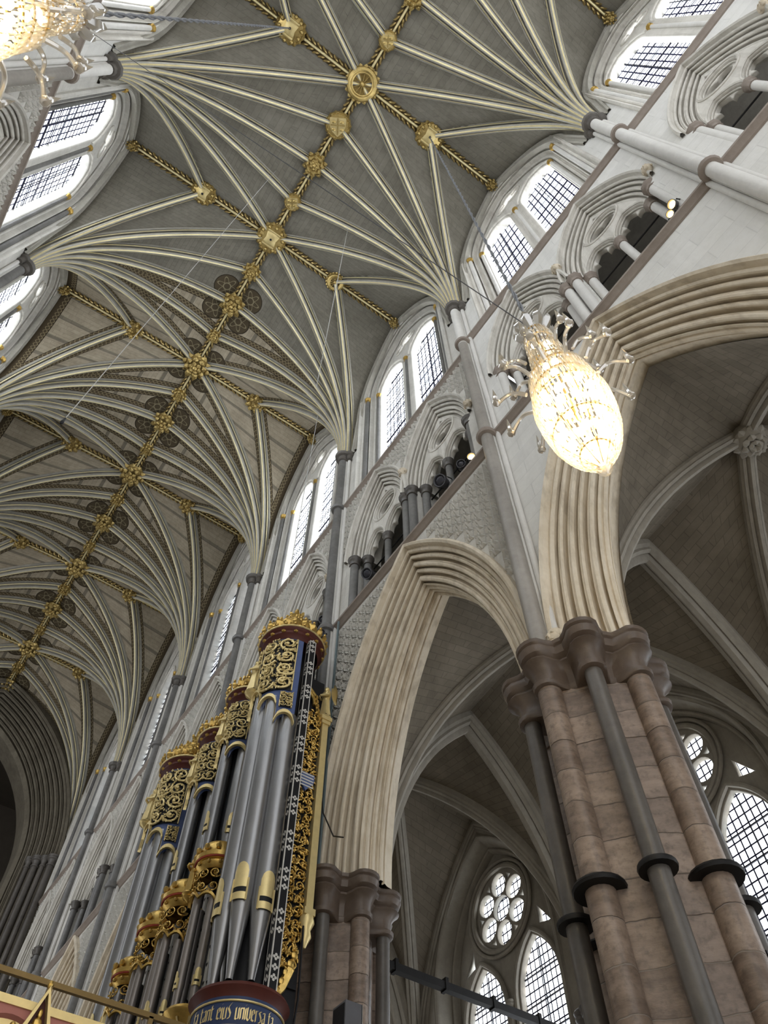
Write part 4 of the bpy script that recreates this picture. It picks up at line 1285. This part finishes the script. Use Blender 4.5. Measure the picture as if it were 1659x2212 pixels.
def statue(mb, x, y, z, h, face=-1.0, wings=True):
    """robed winged figure standing at z"""
    n = 16
    for (r0, z0) in ((0, 0),):
        rows = []
        for t, r in ((0, .17), (.06, .165), (.3, .125), (.5, .11), (.58, .10), (.68, .125), (.76, .135), (.80, .10), (.825, .045), (.85, .042)):
            rows.append([(x + h * r * .8 * cos(2 * pi * i / n) * (1 + (.1 * cos(6 * 2 * pi * i / n) if t < .55 else 0)), y + h * r * sin(2 * pi * i / n) * (1 + (.1 * cos(6 * 2 * pi * i / n) if t < .55 else 0)), z + h * t) for i in range(n)])
        mb.grid(rows, closed_v=True)
    mb.blob((x - h * .01, y, z + h * .915), (h * .055, h * .052, h * .075), 10, 8)
    mb.blob((x + h * .012, y, z + h * .93), (h * .062, h * .062, h * .07), 10, 6)
    for s in (-1, 1):
        mb.tube([(x, y + s * h * .125, z + h * .75), (x - h * .03, y + s * h * .16, z + h * .62), (x - h * .15, y + s * h * .05, z + h * .62)], [h * .042, h * .038, h * .03], 7)
        mb.blob((x - h * .16, y + s * h * .03, z + h * .63), h * .032, 7, 5)
        if wings: 
            rows = []
            for i in range(7):
                t = i / 6; w = h * (.035 + .11 * sin(pi * min(1, t * .9 + .12))); 
                c = Vector((x + h * (.10 + .05 * t), y + s * h * (.10 + .10 * t), z + h * (.98 - .62 * t)))
                rows.append([c + Vector((0, -s * w * .6, 0)), c + Vector((h * .03, 0, 0)), c + Vector((0, s * w, h * .02))])
            mb.grid(rows); mb.grid([[p + Vector((.012, 0, 0)) for p in r] for r in rows], flip=True)
    mb.lathe([(h * .16, 0), (h * .17, -h * .03), (h * .12, -h * .07), (h * .14, -h * .1), (h * .05, -h * .16), (h * .01, -h * .2)], (x, y, z), 12)
def pipe(parent, x, y, z0, zm, z1, r, ang=0.0, mat='tin', mouth=True):
    """speaking pipe: conical foot, gilded mouth facing (-cos, sin)"""
    mb = MB(); mb.lathe([(r * .28, z0), (r * .9, zm - r * .6), (r, zm), (r, z1), (r * .94, z1), (r * .94, z1 - .1)], (x, y, 0), 18, caps=False)
    o = mb.build('pipe', [mat], parent)
    if mouth:
        mb = MB(); d = Vector((-cos(ang), sin(ang), 0)); s = Vector((sin(ang), cos(ang), 0))
        w = r * .62; rows = []
        prof = [(0, .97), (.05, 1.05), (r * 1.15, 1.05)] 
        c = Vector((x, y, zm))
        top = []
        for i in range(13):
            t = -1 + 2 * i / 12
            off = sqrt(max(0, 1 - (t * .62) ** 2)) * r + .012
            arch = r * 1.9 + r * .8 * sqrt(max(0, 1 - t * t))
            top.append((c + d * off + s * w * t + Vector((0, 0, r * .35)), c + d * off + s * w * t + Vector((0, 0, arch))))
        mb.grid([[a, b] for a, b in top])
        low = [(p - Vector((0, 0, r * .45)), p - Vector((0, 0, r * 1.1))) for p, _ in top]
        mb.grid([[b, a] for a, b in low])
        for sgn in (-1, 1):
            q = c + d * (r * .82) + s * w * sgn * 1.05
            mb.box(q.x - .012, q.x + .012, q.y - .012, q.y + .012, q.z - r * .8, q.z + r * 1.2)
        mb.cur = 1; mb.grid([[p - Vector((0, 0, r * .5)) - d * .006, p + Vector((0, 0, r * .03)) - d * .006] for p, _ in top])
        mb.build('mouth', ['gold_pale', 'black'], o)
    return o
def post(parent, x, y, z0, z1, w, heart=False):
    """navy post with a white stencilled strip"""
    mb = MB(); mb.box(x - w * .5, x + w * .5, y - w * .5, y + w * .5, z0, z1)
    o = mb.build('post', ['white' if heart else 'black'], parent)
    mb = MB(); mb.smooth = False
    def face_pts(a, b, fy):   # a across, b up
        return (x + a, y - w * .5 - .004, b) if fy else (x - w * .5 - .004, y + a, b)
    z = z0 + .15; step = .26 if heart else .62
    while z < z1 - .2:
        for fy in (True, False):
            if heart:
                bse = mb.cur; mb.cur = 1
                ids = [mb.vert(face_pts(a * w, z + b * w, fy)) for a, b in ((0, -.42), (.34, .05), (.22, .38), (0, .2), (-.22, .38), (-.34, .05))]
                mb.face(ids if fy else ids[::-1]); mb.cur = 0
            else:
                for dz in (0, .13, .26):
                    for (cx_, cz) in ((0, .24), (.24, 0), (0, -.24), (-.24, 0)):
                        ids = [mb.vert(face_pts((cx_ + .17 * cos(a)) * w * .9, z + dz + (cz + .17 * sin(a)) * w * .9, fy)) for a in [2 * pi * i / 8 for i in range(8)]]
                        mb.face(ids if fy else ids[::-1])
        z += step
    if not heart:
        for fy in (True, False):
            for a in (-.46, .46):
                ids = [mb.vert(face_pts(a * w - .008, z0, fy)), mb.vert(face_pts(a * w + .008, z0, fy)), mb.vert(face_pts(a * w + .008, z1, fy)), mb.vert(face_pts(a * w - .008, z1, fy))]
                mb.face(ids if fy else ids[::-1])
    mb.build('stencil', ['white', 'black'], o)
    return o
def arch_band(mb, pts, w, d, x):
    """gilt stepped edging following pts (y,z) with band width w, depth d; offset upwards"""
    rows = [[(x, y, z), (x - d, y, z), (x - d, y, z + w * .5), (x - d * .5, y, z + w * .55), (x - d * .5, y, z + w), (x, y, z + w)] for y, z in pts]
    mb.grid(rows)

def tower(cy, R, zc, zfoot, zmouth, ztops, n_p, rp, z_low, name, crown_h, angel=True, inner=None):
    """half-round pipe tower centred on (OX, cy)"""
    root = empty(name); ax = OX
    Rp = R - rp * .6
    for i in range(n_p):
        a = (i - (n_p - 1) / 2) * (pi * .92 / max(1, n_p - 1))
        zt = ztops[abs(i - n_p // 2)]
        pipe(root, ax - Rp * cos(a), cy - Rp * sin(a) * -1, zfoot, zmouth + (.12 if i % 2 else 0), zt + .1, rp, a)
    # backing
    mb = MB(); mb.lathe([(R * .55, zfoot - .1), (R * .55, zc)], (ax + .05, cy, 0), 16); mb.build('backing', ['black'], root)
    # curved carved head of the tower: navy ground, gilt edging stepping over the pipes, pierced scrollwork
    Rh = R + .05; arc = Rh * pi * .98; seg = arc / n_p
    mb = MB(); mb2 = MB()
    edge = []
    for i in range(n_p):
        zt = ztops[abs(i - n_p // 2)]
        yc = (i - (n_p - 1) / 2) * seg
        for q in range(9):
            t = -1 + 2 * q / 8
            edge.append((yc + t * seg * .5, zt - .22 + .26 * sqrt(max(0, 1 - t * t * .98))))
    rows = [[(0, y, z), (0, y, zc - .02)] for y, z in edge]
    mb.grid(rows); mb.grid([[(.05, y, z), (.05, y, zc)] for y, z in edge], flip=True)
    bent(mb, Rh, ax, cy).build('head_panel', ['blue'], root)
    arch_band(mb2, edge, .10, .06, 0.0); bent(mb2, Rh + .012, ax, cy).build('head_edging', ['gold_pale'], root)
    for sgn in (-1, 1):
        for (w_, yc_, z0_, z1_) in ((arc * .40, sgn * arc * .235, ztops[min(1, len(ztops) - 1)] + .22, zc - .06), (seg * .62, sgn * (arc * .5 - seg * .52), ztops[-1] + .20, ztops[min(1, len(ztops) - 1)] + .16)):
            if z1_ - z0_ < .15: continue
            mb = MB(); nq = 8
            mb.grid([[(-.012, yc_ - w_ / 2 + w_ * q / nq, z0_), (-.012, yc_ - w_ / 2 + w_ * q / nq, z1_)] for q in range(nq + 1)])  # black panel stands in for the dark holes of the pierced carving
            mb.cur = 1
            scroll_panel(mb, w_, z1_ - z0_, -.03, yc_, z0_, w_ * .5)
            rnd = random.Random(int(cy * 100) + sgn)
            for q in range(int(w_ * (z1_ - z0_) * 260)):
                yy = yc_ + rnd.uniform(-.47, .47) * w_; zz = rnd.uniform(z0_ + .02, z1_ - .02); a = rnd.uniform(0, pi)
                mb.blob((-.045, yy, zz), (.022, .034, .013), 6, 4, Matrix.Rotation(a, 3, 'X'))
            for yy in (yc_ - w_ / 2, yc_ + w_ / 2): mb.tube([(-.02, yy, z0_), (-.02, yy, z1_)], .014, 5)
            bent(mb, Rh + .012, ax, cy).build('head_scrollwork', ['black', 'gold_pale'], root)
    # cornice and crown
    Rc = R + .16
    mb = MB(); mb.lathe([(R + .04, 0), (R + .07, .06), (R + .12, .10), (R + .12, .17), (Rc, .2), (Rc + .02, .27), (Rc - .05, .29), (.05, .30)], (ax, cy, zc), 32, caps=False)
    mb.cur = 1
    for k in range(16):
        a = 2 * pi * k / 16; mb.blob((ax + (R + .125) * cos(a), cy + (R + .125) * sin(a), zc + .135), (.05, .05, .035), 6, 4)
    mb.cur = 2; mb.tube(circ3(ax, cy, zc + .25, Rc + .015, 32), .02, 6, True)
    mb.build('cornice', ['maroon', 'gold', 'gold_pale'], root)
    mb = MB(); D = Vector((0, 0, 1))
    mb.lathe([(Rc - .06, 0), (Rc - .03, .06), (R * 1.02, .16), (R * .92, .26 * crown_h), (R * .66, .44 * crown_h), (R * .38, .6 * crown_h), (R * .28, .72 * crown_h), (.03, .75 * crown_h)], (ax, cy, zc + .29), 24, caps=False)
    for ring, (r, z, num, hh, ou) in enumerate(((Rc - .02, .0, 22, .22, .05), (R * 1.0, .14, 18, .22, .05), (R * .86, .26 * crown_h, 14, .22, .05), (R * .62, .42 * crown_h, 11, .22, .05), (R * .40, .57 * crown_h, 8, .18, .05))):
        for k in range(num):
            a = 2 * pi * (k + .5 * (ring % 2)) / num; d = Vector((cos(a), sin(a), 0)); c = Vector((ax, cy, zc + .29 + z))
            mb.leaf(c + d * r, c + d * (r + ou) + D * hh, (-sin(a), cos(a), 0), d, pi * r / num * .8, 4, .22)
            mb.blob(c + d * (r + .03) + D * .04, (.035, .035, .04), 6, 4)
            mb.blob(c + d * (r + ou) + D * hh, (.03, .03, .035), 6, 4)
    zt = zc + .29 + .72 * crown_h
    mb.lathe([(R * .26, 0), (R * .30, .05), (R * .16, .1), (R * .22, .2), (R * .27, .27), (R * .12, .32), (.02, .36)], (ax, cy, zt), 14)
    for k in range(6):
        a = 2 * pi * k / 6; d = Vector((cos(a), sin(a), 0)); mb.leaf(Vector((ax, cy, zt + .2)) + d * R * .2, Vector((ax, cy, zt + .36)) + d * R * .34, (-sin(a), cos(a), 0), d, .05, 4, .2)
    mb.build('crown', ['gold'], root)
    # posts at both shoulders
    for sgn in (-1, 1): post(root, ax + .14, cy + sgn * (R + .08), z_low, zc, .13)
    if angel:
        mb = MB(); statue(mb, ax - R - .10, cy + R * .35, ztops[0] + .22, (zc - ztops[0]) * .62); mb.build('angel_figure', ['gold_pale'], root)
    return root

near = tower(9.86, .50, 13.42, 6.95, 7.95, (12.05, 11.75, 11.35), 5, .165, 6.8, 'organ_tower', 1.05)
tag(near, 'large organ pipe tower nearest the camera, with blue carved head and gold crown', 'organ tower')
mid1 = tower(11.55, .34, 13.30, 9.4, 10.25, (12.25, 12.0), 3, .12, 8.6, 'organ_tower', .95)
tag(mid1, 'small organ pipe tower just behind the nearest large tower', 'organ tower')
mid2 = tower(12.75, .34, 13.10, 9.4, 10.15, (12.05, 11.8), 3, .12, 8.6, 'organ_tower', .9)
tag(mid2, 'small organ pipe tower standing next to the far large tower', 'organ tower')
far = tower(14.45, .50, 13.42, 6.95, 7.95, (12.05, 11.75, 11.35), 5, .165, 6.8, 'organ_tower', 1.05)
tag(far, 'large organ pipe tower farthest from the camera, gold carved head over blue grey pipes', 'organ tower')
# case body behind the towers
case = empty('organ_case', (0, 0, 0))
mb = MB(); mb.box(OX + .22, 5.12, 9.62, 14.9, 6.3, 12.9); mb.build('case_body', ['black'], case)
def panel_y(parent, name, x0, x1, z0, z1, y, mat, size):
    mb = MB(); scroll_panel(mb, x1 - x0, z1 - z0, 0, 0, z0, size)
    rnd = random.Random(5)
    for q in range(int((x1 - x0) * (z1 - z0) * 300)):
        mb.blob((-.02, rnd.uniform(-.5, .5) * (x1 - x0), rnd.uniform(z0, z1)), (.03, .042, .017), 6, 4, Matrix.Rotation(rnd.uniform(0, pi), 3, 'X'))
    mb.v = [((x0 + x1) / 2 + yy, y + xx, zz) for xx, yy, zz in mb.v]
    return mb.build(name, [mat], parent)
panel_y(case, 'flank_scrollwork', 4.72, 5.06, 7.3, 12.0, 9.56, 'gold', .19)
mb = MB(); mb.box(4.68, 5.10, 9.585, 9.615, 7.1, 12.2); mb.build('flank_panel', ['black'], case)
for zz, nm in ((10.35, 'shield'),):
    mb = MB(); mb.smooth = False
    w = .15
    poly = [(-w, w), (w, w), (w, 0), (0, -1.35 * w), (-w, 0)]
    mb.prism(poly, .05, 0, lambda x, y, z: (4.86 + y, 9.46 + x, zz + z)); mb.cur = 1
    for q in range(-2, 3): mb.box(4.86 - .13, 4.86 + .13, 9.452, 9.46, zz + q * .06 - .013, zz + q * .06 + .013)
    mb.build('shield', ['blue', 'white'], case)
# gilt pilaster with angel at the outer edge
mb = MB(); mb.box(5.08, 5.20, 9.48, 9.60, 8.2, 11.75); mb.box(5.05, 5.23, 9.45, 9.63, 11.75, 11.83); mb.box(5.03, 5.25, 9.43, 9.65, 11.83, 11.92); mb.box(5.05, 5.23, 9.45, 9.63, 8.1, 8.2)
mb.lathe([(.10, 8.1), (.12, 8.0), (.07, 7.9), (.09, 7.8), (.02, 7.65)], (5.14, 9.54, 0), 12); mb.build('pilaster', ['gold_pale'], case)
mb = MB(); statue(mb, 5.14, 9.54, 11.95, .80); mb.build('angel_figure', ['gold_pale'], case)
# curled bracket on top of the flank
mb = MB(); pts = [(4.78 + .12 * cos(a) + .05 * i / 20, 9.55, 12.15 + .02 * i + .12 * sin(a)) for i, a in enumerate([i * .22 for i in range(22)])]
mb.tube(pts, .035, 7); mb.tube([(4.75, 9.54, 12.55), (4.9, 9.54, 12.4), (4.98, 9.54, 12.0), (5.06, 9.54, 11.7)], .03, 7)
for q in range(7): mb.blob((4.92 + .02 * q, 9.52, 12.35 - .1 * q), (.04, .03, .05), 6, 4)
mb.build('flank_bracket', ['gold'], case)
# tail below the flank
mb = MB(); mb.tube([(4.95, 9.55, 7.3), (4.86, 9.55, 7.05), (4.72, 9.55, 6.85), (4.70, 9.55, 6.6), (4.64, 9.55, 6.4)], [.07, .06, .05, .05, .02], 8)
for q in range(6): mb.blob((5.0 - .05 * q, 9.53, 7.5 - .13 * q), (.06, .04, .07), 7, 5)
mb.build('flank_tail', ['gold'], case)
# carved strips between the towers
for (y0, y1) in ((10.55, 11.12), (11.98, 12.35), (13.2, 13.75)):
    mb = MB(); scroll_panel(mb, y1 - y0, 2.2, OX + .16, (y0 + y1) / 2, 9.9, .24); mb.build('infill_scrollwork', ['gold'], case)
# small pipes of the flats between the towers
for y in (10.62, 10.78, 10.94, 13.3, 13.46, 13.62): pipe(case, OX + .02, y, 9.4, 10.0, 11.6, .07, 0)
tag(case, 'black and gold organ case body with carved flank, pilaster and shield behind the pipe towers', 'organ case')
# lower gilded front case
low = empty('organ_lower_case', (0, 0, 0))
def low_tower(cy, R, zc, zfoot, rp, n_p):
    ax = 4.24
    for i in range(n_p):
        a = (i - (n_p - 1) / 2) * (pi * .8 / max(1, n_p - 1))
        pipe(low, ax - R * cos(a), cy + R * sin(a), zfoot, zfoot + .75, zc - .42 - .12 * abs(i - (n_p - 1) / 2), rp, a, 'tin_low')
    mb = MB(); Rc = R + .12
    mb.lathe([(R + .06, -.05), (Rc, 0), (Rc + .02, .05), (Rc - .02, .09), (Rc + .05, .12), (Rc + .06, .19), (Rc, .22), (Rc, .34), (Rc - .04, .42), (.05, .42)], (ax, cy, zc), 24, caps=False)
    for k in range(12):
        a = 2 * pi * k / 12; mb.blob((ax + (Rc + .04) * cos(a), cy + (Rc + .04) * sin(a), zc + .28), (.05, .05, .06), 6, 4)
        mb.blob((ax + (Rc + .02) * cos(a + .2), cy + (Rc + .02) * sin(a + .2), zc + .02), (.035, .035, .035), 6, 4)
    mb.cur = 1; mb.tube(circ3(ax, cy, zc + .105, Rc + .03, 24), .018, 6, True); mb.cur = 0
    mb.build('gilt_cornice', ['gold', 'red'], low)
    mb = MB(); arc = (R + .07) * pi * .96
    edge = [((-.5 + q / 24) * arc, zc - .55 - .22 * abs(sin(q / 24 * pi * n_p)) * 0 + .10 * abs(sin(q / 24 * pi * n_p)) - .1 * abs(q / 12 - 1)) for q in range(25)]
    arch_band(mb, edge, .06, .04, 0); scroll_panel(mb, arc * .96, .46, -.01, 0, zc - .5, .17)
    bent(mb, R + .08, ax, cy).build('gilt_tracery', ['gold'], low)
    for sgn in (-1, 1): post(low, ax + .05, cy + sgn * (R + .09), zfoot - .2, zc, .09, True)
for cy, R, zc, n_p in ((11.05, .22, 9.25, 3), (12.15, .25, 9.15, 4), (13.05, .25, 9.05, 4), (14.05, .18, 8.75, 3)): low_tower(cy, R, zc, 6.7, .07, n_p)
for j in range(9): pipe(low, 4.25, 11.42 + .05 * j, 6.9, 7.3, 8.55 - .06 * abs(j - 4), .022, 0, 'tin_low', False)
mb = MB(); scroll_panel(mb, .62, .35, 4.2, 11.6, 8.55, .17); mb.build('gilt_tracery', ['gold'], low)
mb = MB(); mb.box(4.36, 4.62, 10.7, 14.3, 6.4, 9.3); mb.build('case_body', ['black'], low)
statue_mb = MB(); statue(statue_mb, 3.98, 11.38, 9.0, .75); statue_mb.build('angel_figure', ['gold'], low)
tag(low, 'low gilded row of organ pipes with red bands in front of the main case', 'organ case')
# curved base of the near tower with its painted inscription
base = empty('organ_pedestal', (0, 0, 0)); bx, by, bR = OX, 9.80, .60
mb = MB(); mb.lathe([(bR - .12, 6.82), (bR + .02, 6.80), (bR + .05, 6.75), (bR, 6.69), (bR - .02, 6.64)], (bx, by, 0), 40, caps=True); mb.build('top_moulding', ['maroon'], base)
mb = MB(); mb.lathe([(bR - .02, 6.66), (bR - .02, 6.15), (bR - .1, 5.95), (.3, 5.4)], (bx, by, 0), 40, caps=False); mb.build('drum', ['navy'], base)
mb = MB()
for z in (6.585, 6.30): mb.tube(circ3(bx, by, z, bR - .01, 40), .014, 6, True)
mb.build('gilt_lines', ['gold_pale'], base)
LET = {'i': ([((0, 0), (0, 1)), ((0, 1.28), (.05, 1.33))], .28), 'u': ([((0, 1), (0, 0)), ((0, 0), (.2, -.05)), ((.42, 1), (.42, 0))], .70), 'n': ([((0, 0), (0, 1)), ((.05, .95), (.42, 1)), ((.42, 1), (.42, 0))], .70),
       'v': ([((0, 1.1), (0, .12)), ((0, .12), (.22, -.05)), ((.22, -.05), (.42, .15)), ((.42, .15), (.42, 1))], .70),
       'e': ([((0, .08), (0, .92)), ((0, .92), (.28, 1.02)), ((.3, 1), (.36, .66)), ((.36, .66), (0, .48)), ((0, .08), (.32, 0))], .62),
       'r': ([((0, 0), (0, 1)), ((.05, .9), (.32, 1.02))], .50), 's': ([((.36, 1.0), (.05, .95)), ((.02, .9), (.36, .45)), ((.36, .45), (.3, .05)), ((.3, .05), (0, 0))], .60),
       'S': ([((0, .95), (.36, .45)), ((.36, .45), (.28, .05)), ((.28, .05), (0, 0)), ((0, .95), (.2, 1.2)), ((.2, 1.2), (.44, 1.42))], .64),
       'a': ([((.05, .95), (.32, 1)), ((.38, 1), (.38, 0)), ((.36, .55), (.02, .4)), ((0, .4), (.02, .05)), ((.02, .05), (.36, .12))], .66),
       't': ([((.05, 1.3), (.05, .1)), ((.05, .1), (.28, 0)), ((-.1, .95), (.3, .97))], .52), 'c': ([((0, .08), (0, .92)), ((0, .92), (.3, 1)), ((0, .08), (.32, 0))], .56), 'f': ([((.05, -.2), (.05, 1.25)), ((.05, 1.25), (.32, 1.35)), ((-.08, .95), (.28, .97))], .5), ' ': ([], .5)}
txt = 'fa tant eiuS universa fa'; hgt = .125; wid = .085
mb = MB(); mb.smooth = False
tw = sum(LET[c][1] for c in txt); pen = Vector((.10, .07))
xcur = -tw * wid / 2
for c in txt:
    segs, adv = LET[c]
    if c == ' ' and mb.v:
        mb.build('inscription_word', ['gold_pale'], base); mb = MB(); mb.smooth = False
    for (ax_, ay_), (bx_, by_) in segs:
        A = Vector((ax_, ay_)); B = Vector((bx_, by_))
        n_ = 4
        for q in range(n_):
            a1 = A.lerp(B, q / n_); b1 = A.lerp(B, (q + 1) / n_)
            ids = []
            for pnt in (a1 - pen, a1 + pen, b1 + pen, b1 - pen):
                ss = xcur + pnt.x * wid
                ang = ss / bR
                # text reads left to right as seen from the nave (towards -y going right)
                ids.append(mb.vert((bx - (bR - .012) * cos(ang + 1.02), by - (bR - .012) * sin(ang + 1.02), 6.375 + pnt.y * hgt)))
            mb.face(ids)
    xcur += adv * wid
mb.build('inscription_word', ['gold_pale'], base)
tag(base, 'round navy base of the near organ tower with gold blackletter inscription', 'organ base')
# fan-shaped gilt corbel beside it
co = empty('gilded_corbel', (4.2, 10.95, 6.9))
mb = MB(); mb.lathe([(.05, -.55), (.07, -.3), (.13, -.1), (.26, .05), (.33, .10), (.35, .14), (.33, .18), (.02, .19)], n=20, caps=False); mb.build('bell', ['gold'], co)
mb = MB()
for q in range(10):
    a = 2 * pi * q / 10; mb.tube([(.055 * cos(a), .055 * sin(a), -.55), (.09 * cos(a), .09 * sin(a), -.28), (.15 * cos(a), .15 * sin(a), -.09), (.28 * cos(a), .28 * sin(a), .05)], .013, 5)
mb.build('ribs', ['gold_pale'], co)
tag(co, 'trumpet-shaped gilded corbel left of the inscribed organ base', 'corbel')
# ------------------------------------------------------------------ choir screen, bottom left corner
SY = 8.95
mb = MB(); mb.smooth = False; mb.box(-5.3, 3.3, SY + .05, SY + .7, 0, 5.45); tag(mb.build('wall_screen', ['gallery'], None), 'stone choir screen wall under the gilded cornice', 'wall', None, 'structure')
scr = empty('screen_cornice', (0, SY, 0))
mb = MB(); mb.box(-5.3, 3.3, -.12, .1, 5.62, 5.70); mb.box(-5.3, 3.3, -.05, .1, 5.46, 5.52); mb.build('gilt_moulding', ['gold_pale'], scr)
mb = MB(); mb.smooth = True; rows = []
for i in range(130):
    x = -5.3 + i * 8.6 / 129; rows.append([(x, -.10, 5.62), (x, -.08 - .02 * abs(sin(x * 7)), 5.50 + .05 * abs(sin(x * 7))), (x, -.03, 5.46 + .05 * abs(sin(x * 7)))])
mb.grid(rows); mb.build('scalloped_band', ['pink'], scr)
mb = MB(); mb.box(-5.3, 3.3, -.03, .1, 5.1, 5.46); mb.build('frieze', ['maroon'], scr)
mb = MB()
for i in range(40): mb.blob((-5.2 + i * .215, -.05, 5.28), (.07, .03, .06), 6, 4)
mb.build('frieze_carving', ['gold'], scr)
tag(scr, 'gilded screen cornice with pink scalloped band in the bottom left corner', 'cornice')
gb = empty('gilded_gable', (1.80, SY - .16, 5.36))
mb = MB(); mb.smooth = False
def frame_tri(w, h, t, d):
    out = [(-w, 0), (w, 0), (0, h)]; inn = [(-w + t * 1.5, t * .7), (w - t * 1.5, t * .7), (0, h - t * 2.2)]
    for i in range(3):
        j = (i + 1) % 3; b = len(mb.v)
        for y in (-d, 0):
            for p in (out[i], out[j], inn[j], inn[i]): mb.v.append((p[0], y, p[1]))
        mb.face((b, b + 1, b + 2, b + 3)); mb.face((b + 7, b + 6, b + 5, b + 4)); mb.face((b, b + 4, b + 5, b + 1)); mb.face((b + 2, b + 6, b + 7, b + 3))
frame_tri(.16, .46, .032, .10); mb.build('gable_frame', ['gold_pale'], gb)
mb = MB(); mb.smooth = False; b = len(mb.v); mb.v += [(-.13, -.02, .02), (.13, -.02, .02), (0, -.02, .38)]; mb.face((b, b + 1, b + 2)); mb.build('gable_panel', ['maroon'], gb)
mb = MB(); mb.blob((0, -.05, .12), (.05, .03, .06)); mb.blob((0, -.05, .21), (.025, .02, .05)); mb.blob((.05, -.05, .08), .03); mb.blob((-.05, -.05, .08), .03); mb.build('gable_carving', ['gold'], gb); mb = MB(); mb.blob((0, -.05, .49), (.03, .03, .04)); mb.build('gable_finial', ['gold'], gb)
mb = MB(); mb.box(-.16, -.12, -.1, 0, -.5, 0); mb.box(.12, .16, -.1, 0, -.5, 0); mb.box(-.16, .16, -.1, 0, -.06, -.02); mb.build('gable_legs', ['gold_pale'], gb)
for s in (-1, 1):
    mb = MB(); mb.blob((s * .2, -.06, .0), (.05, .04, .05)); mb.blob((s * .22, -.06, .05), (.03, .03, .03)); mb.build('crocket', ['gold'], gb)
tag(gb, 'small gilded triangular gable rising over the railing in the bottom left', 'gable')
rl = empty('screen_railing', (0, SY, 0))
mb = MB(); mb.box(-5.3, 4.0, -.02, .03, 5.93, 5.985); mb.build('top_rail', ['brass'], rl)
for i in range(8):
    x = 3.0 - i * 1.15; mb = MB(); mb.box(x - .025, x + .025, -.02, .03, 5.6, 5.95); mb.build('baluster', ['brass'], rl)
mb = MB(); mb.tube([(4.0, 0, 5.96), (4.15, .9, 6.3), (4.2, 1.9, 6.75)], .035, 6); mb.build('raking_rail', ['brass'], rl)
tag(rl, 'brass railing running across the bottom left corner above the screen', 'railing')
# black facade pipes between the organ and the wall, drainpipe, cables
root = empty('black_organ_pipes', (0, 0, 0))
for j in range(5):
    mb = MB(); mb.lathe([(.05, 8.6), (.05, 14.6 + .06 * j)], (5.02 + .045 * j, 10.0 + .11 * j, 0), 10); mb.build('pipe', ['black'], root)
tag(root, 'cluster of thin black organ pipes behind the near tower', 'organ pipes')
wire([(5.46, 9.86, 15.3), (5.46, 9.9, 9.1)], .03, 'conduit', 'thin blue-grey conduit running down the wall beside the organ', 'pipe', 'conduit')
wire([(5.3, 9.85, 11.0), (5.25, 9.5, 9.9), (5.3, 9.2, 9.3), (5.3, 8.9, 9.1)], .012, 'black', 'loose black cable hanging over the pier capital beside the organ', 'cable', 'cable')
wire([(5.05, 9.45, 7.9), (5.15, 9.6, 7.0), (5.1, 9.7, 6.0)], .016, 'black', 'black cable hanging below the organ flank', 'cable', 'cable')
# iron tie beam across the aisle
tb = empty('tie_beam', (0, K(1.5), 0)); mb = MB(); mb.box(6.9, 11.75, -.06, .06, 8.30, 8.42); mb.build('beam', ['iron'], tb)
for q in range(5):
    mb = MB(); mb.box(7.2 + q * 1.0, 7.26 + q * 1.0, -.075, .075, 8.28, 8.48); mb.build('strap', ['iron'], tb)
tag(tb, 'black iron tie beam crossing the aisle from the second pier', 'beam')
# speaker on the second pier, monitor behind the foreground pier
sp = empty('loudspeaker', (5.2, 8.42, 6.0)); mb = MB(); mb.box(-.12, .12, -.14, .14, -.45, .45); mb.build('cabinet', ['grey_plastic'], sp); mb = MB(); mb.box(-.13, -.12, -.12, .12, -.42, .42); mb.build('grille', ['black'], sp)
mb = MB(); mb.box(.11, .125, -.14, .14, -.45, .45); mb.build('edge', ['white'], sp)
tag(sp, 'slim grey loudspeaker in front of the second brown pier', 'loudspeaker')
mo = empty('monitor', (6.62, 3.52, 4.9)); mb = MB(); mb.box(-.45, .45, -.03, .03, -.28, .28); mb.build('screen_housing', ['black'], mo); mb = MB(); mb.box(-.43, .43, -.036, -.03, -.26, .26); mb.build('screen', ['lens'], mo)
mb = MB(); mb.box(-.05, .05, .03, .35, -.05, .05); mb.build('bracket', ['iron'], mo)
tag(mo, 'dark monitor at the right edge below the foreground pier', 'monitor')
# carved heads
def head(loc, label, s=1.0):
    mb = MB(); x, y, z = loc
    mb.blob((x, y, z), (.11 * s, .10 * s, .14 * s), 14, 10); mb.blob((x + .03 * s, y, z + .05 * s), (.13 * s, .13 * s, .13 * s), 12, 8)
    mb.blob((x - .11 * s, y, z - .01 * s), (.03 * s, .022 * s, .045 * s), 8, 6)
    for q in (-1, 1): mb.blob((x - .085 * s, y + q * .045 * s, z + .03 * s), (.03 * s, .028 * s, .018 * s), 7, 5); mb.blob((x, y + q * .12 * s, z - .02 * s), (.03 * s, .02 * s, .05 * s), 7, 5)
    mb.blob((x - .09 * s, y, z - .075 * s), (.035 * s, .05 * s, .018 * s), 8, 5); mb.blob((x - .07 * s, y, z - .11 * s), (.04 * s, .05 * s, .035 * s), 8, 5)
    return tag(mb.build('carved_head', ['arch'], None), label, 'carving')
head((5.42, 4.12, 9.18), 'small carved stone head on the capital of the foreground pier')
HN = 0
for k in (-1, 0, 1, 2):
    for yo in (0.0, -TC - THW + .02):
        head((5.52, K(k) + yo, (18.55 if k < 1 else 18.1) + (.55 if yo == 0 else -.1)), 'weathered carved head stop between triforium arches, %s from the top right' % ORD[HN], .95); HN += 1
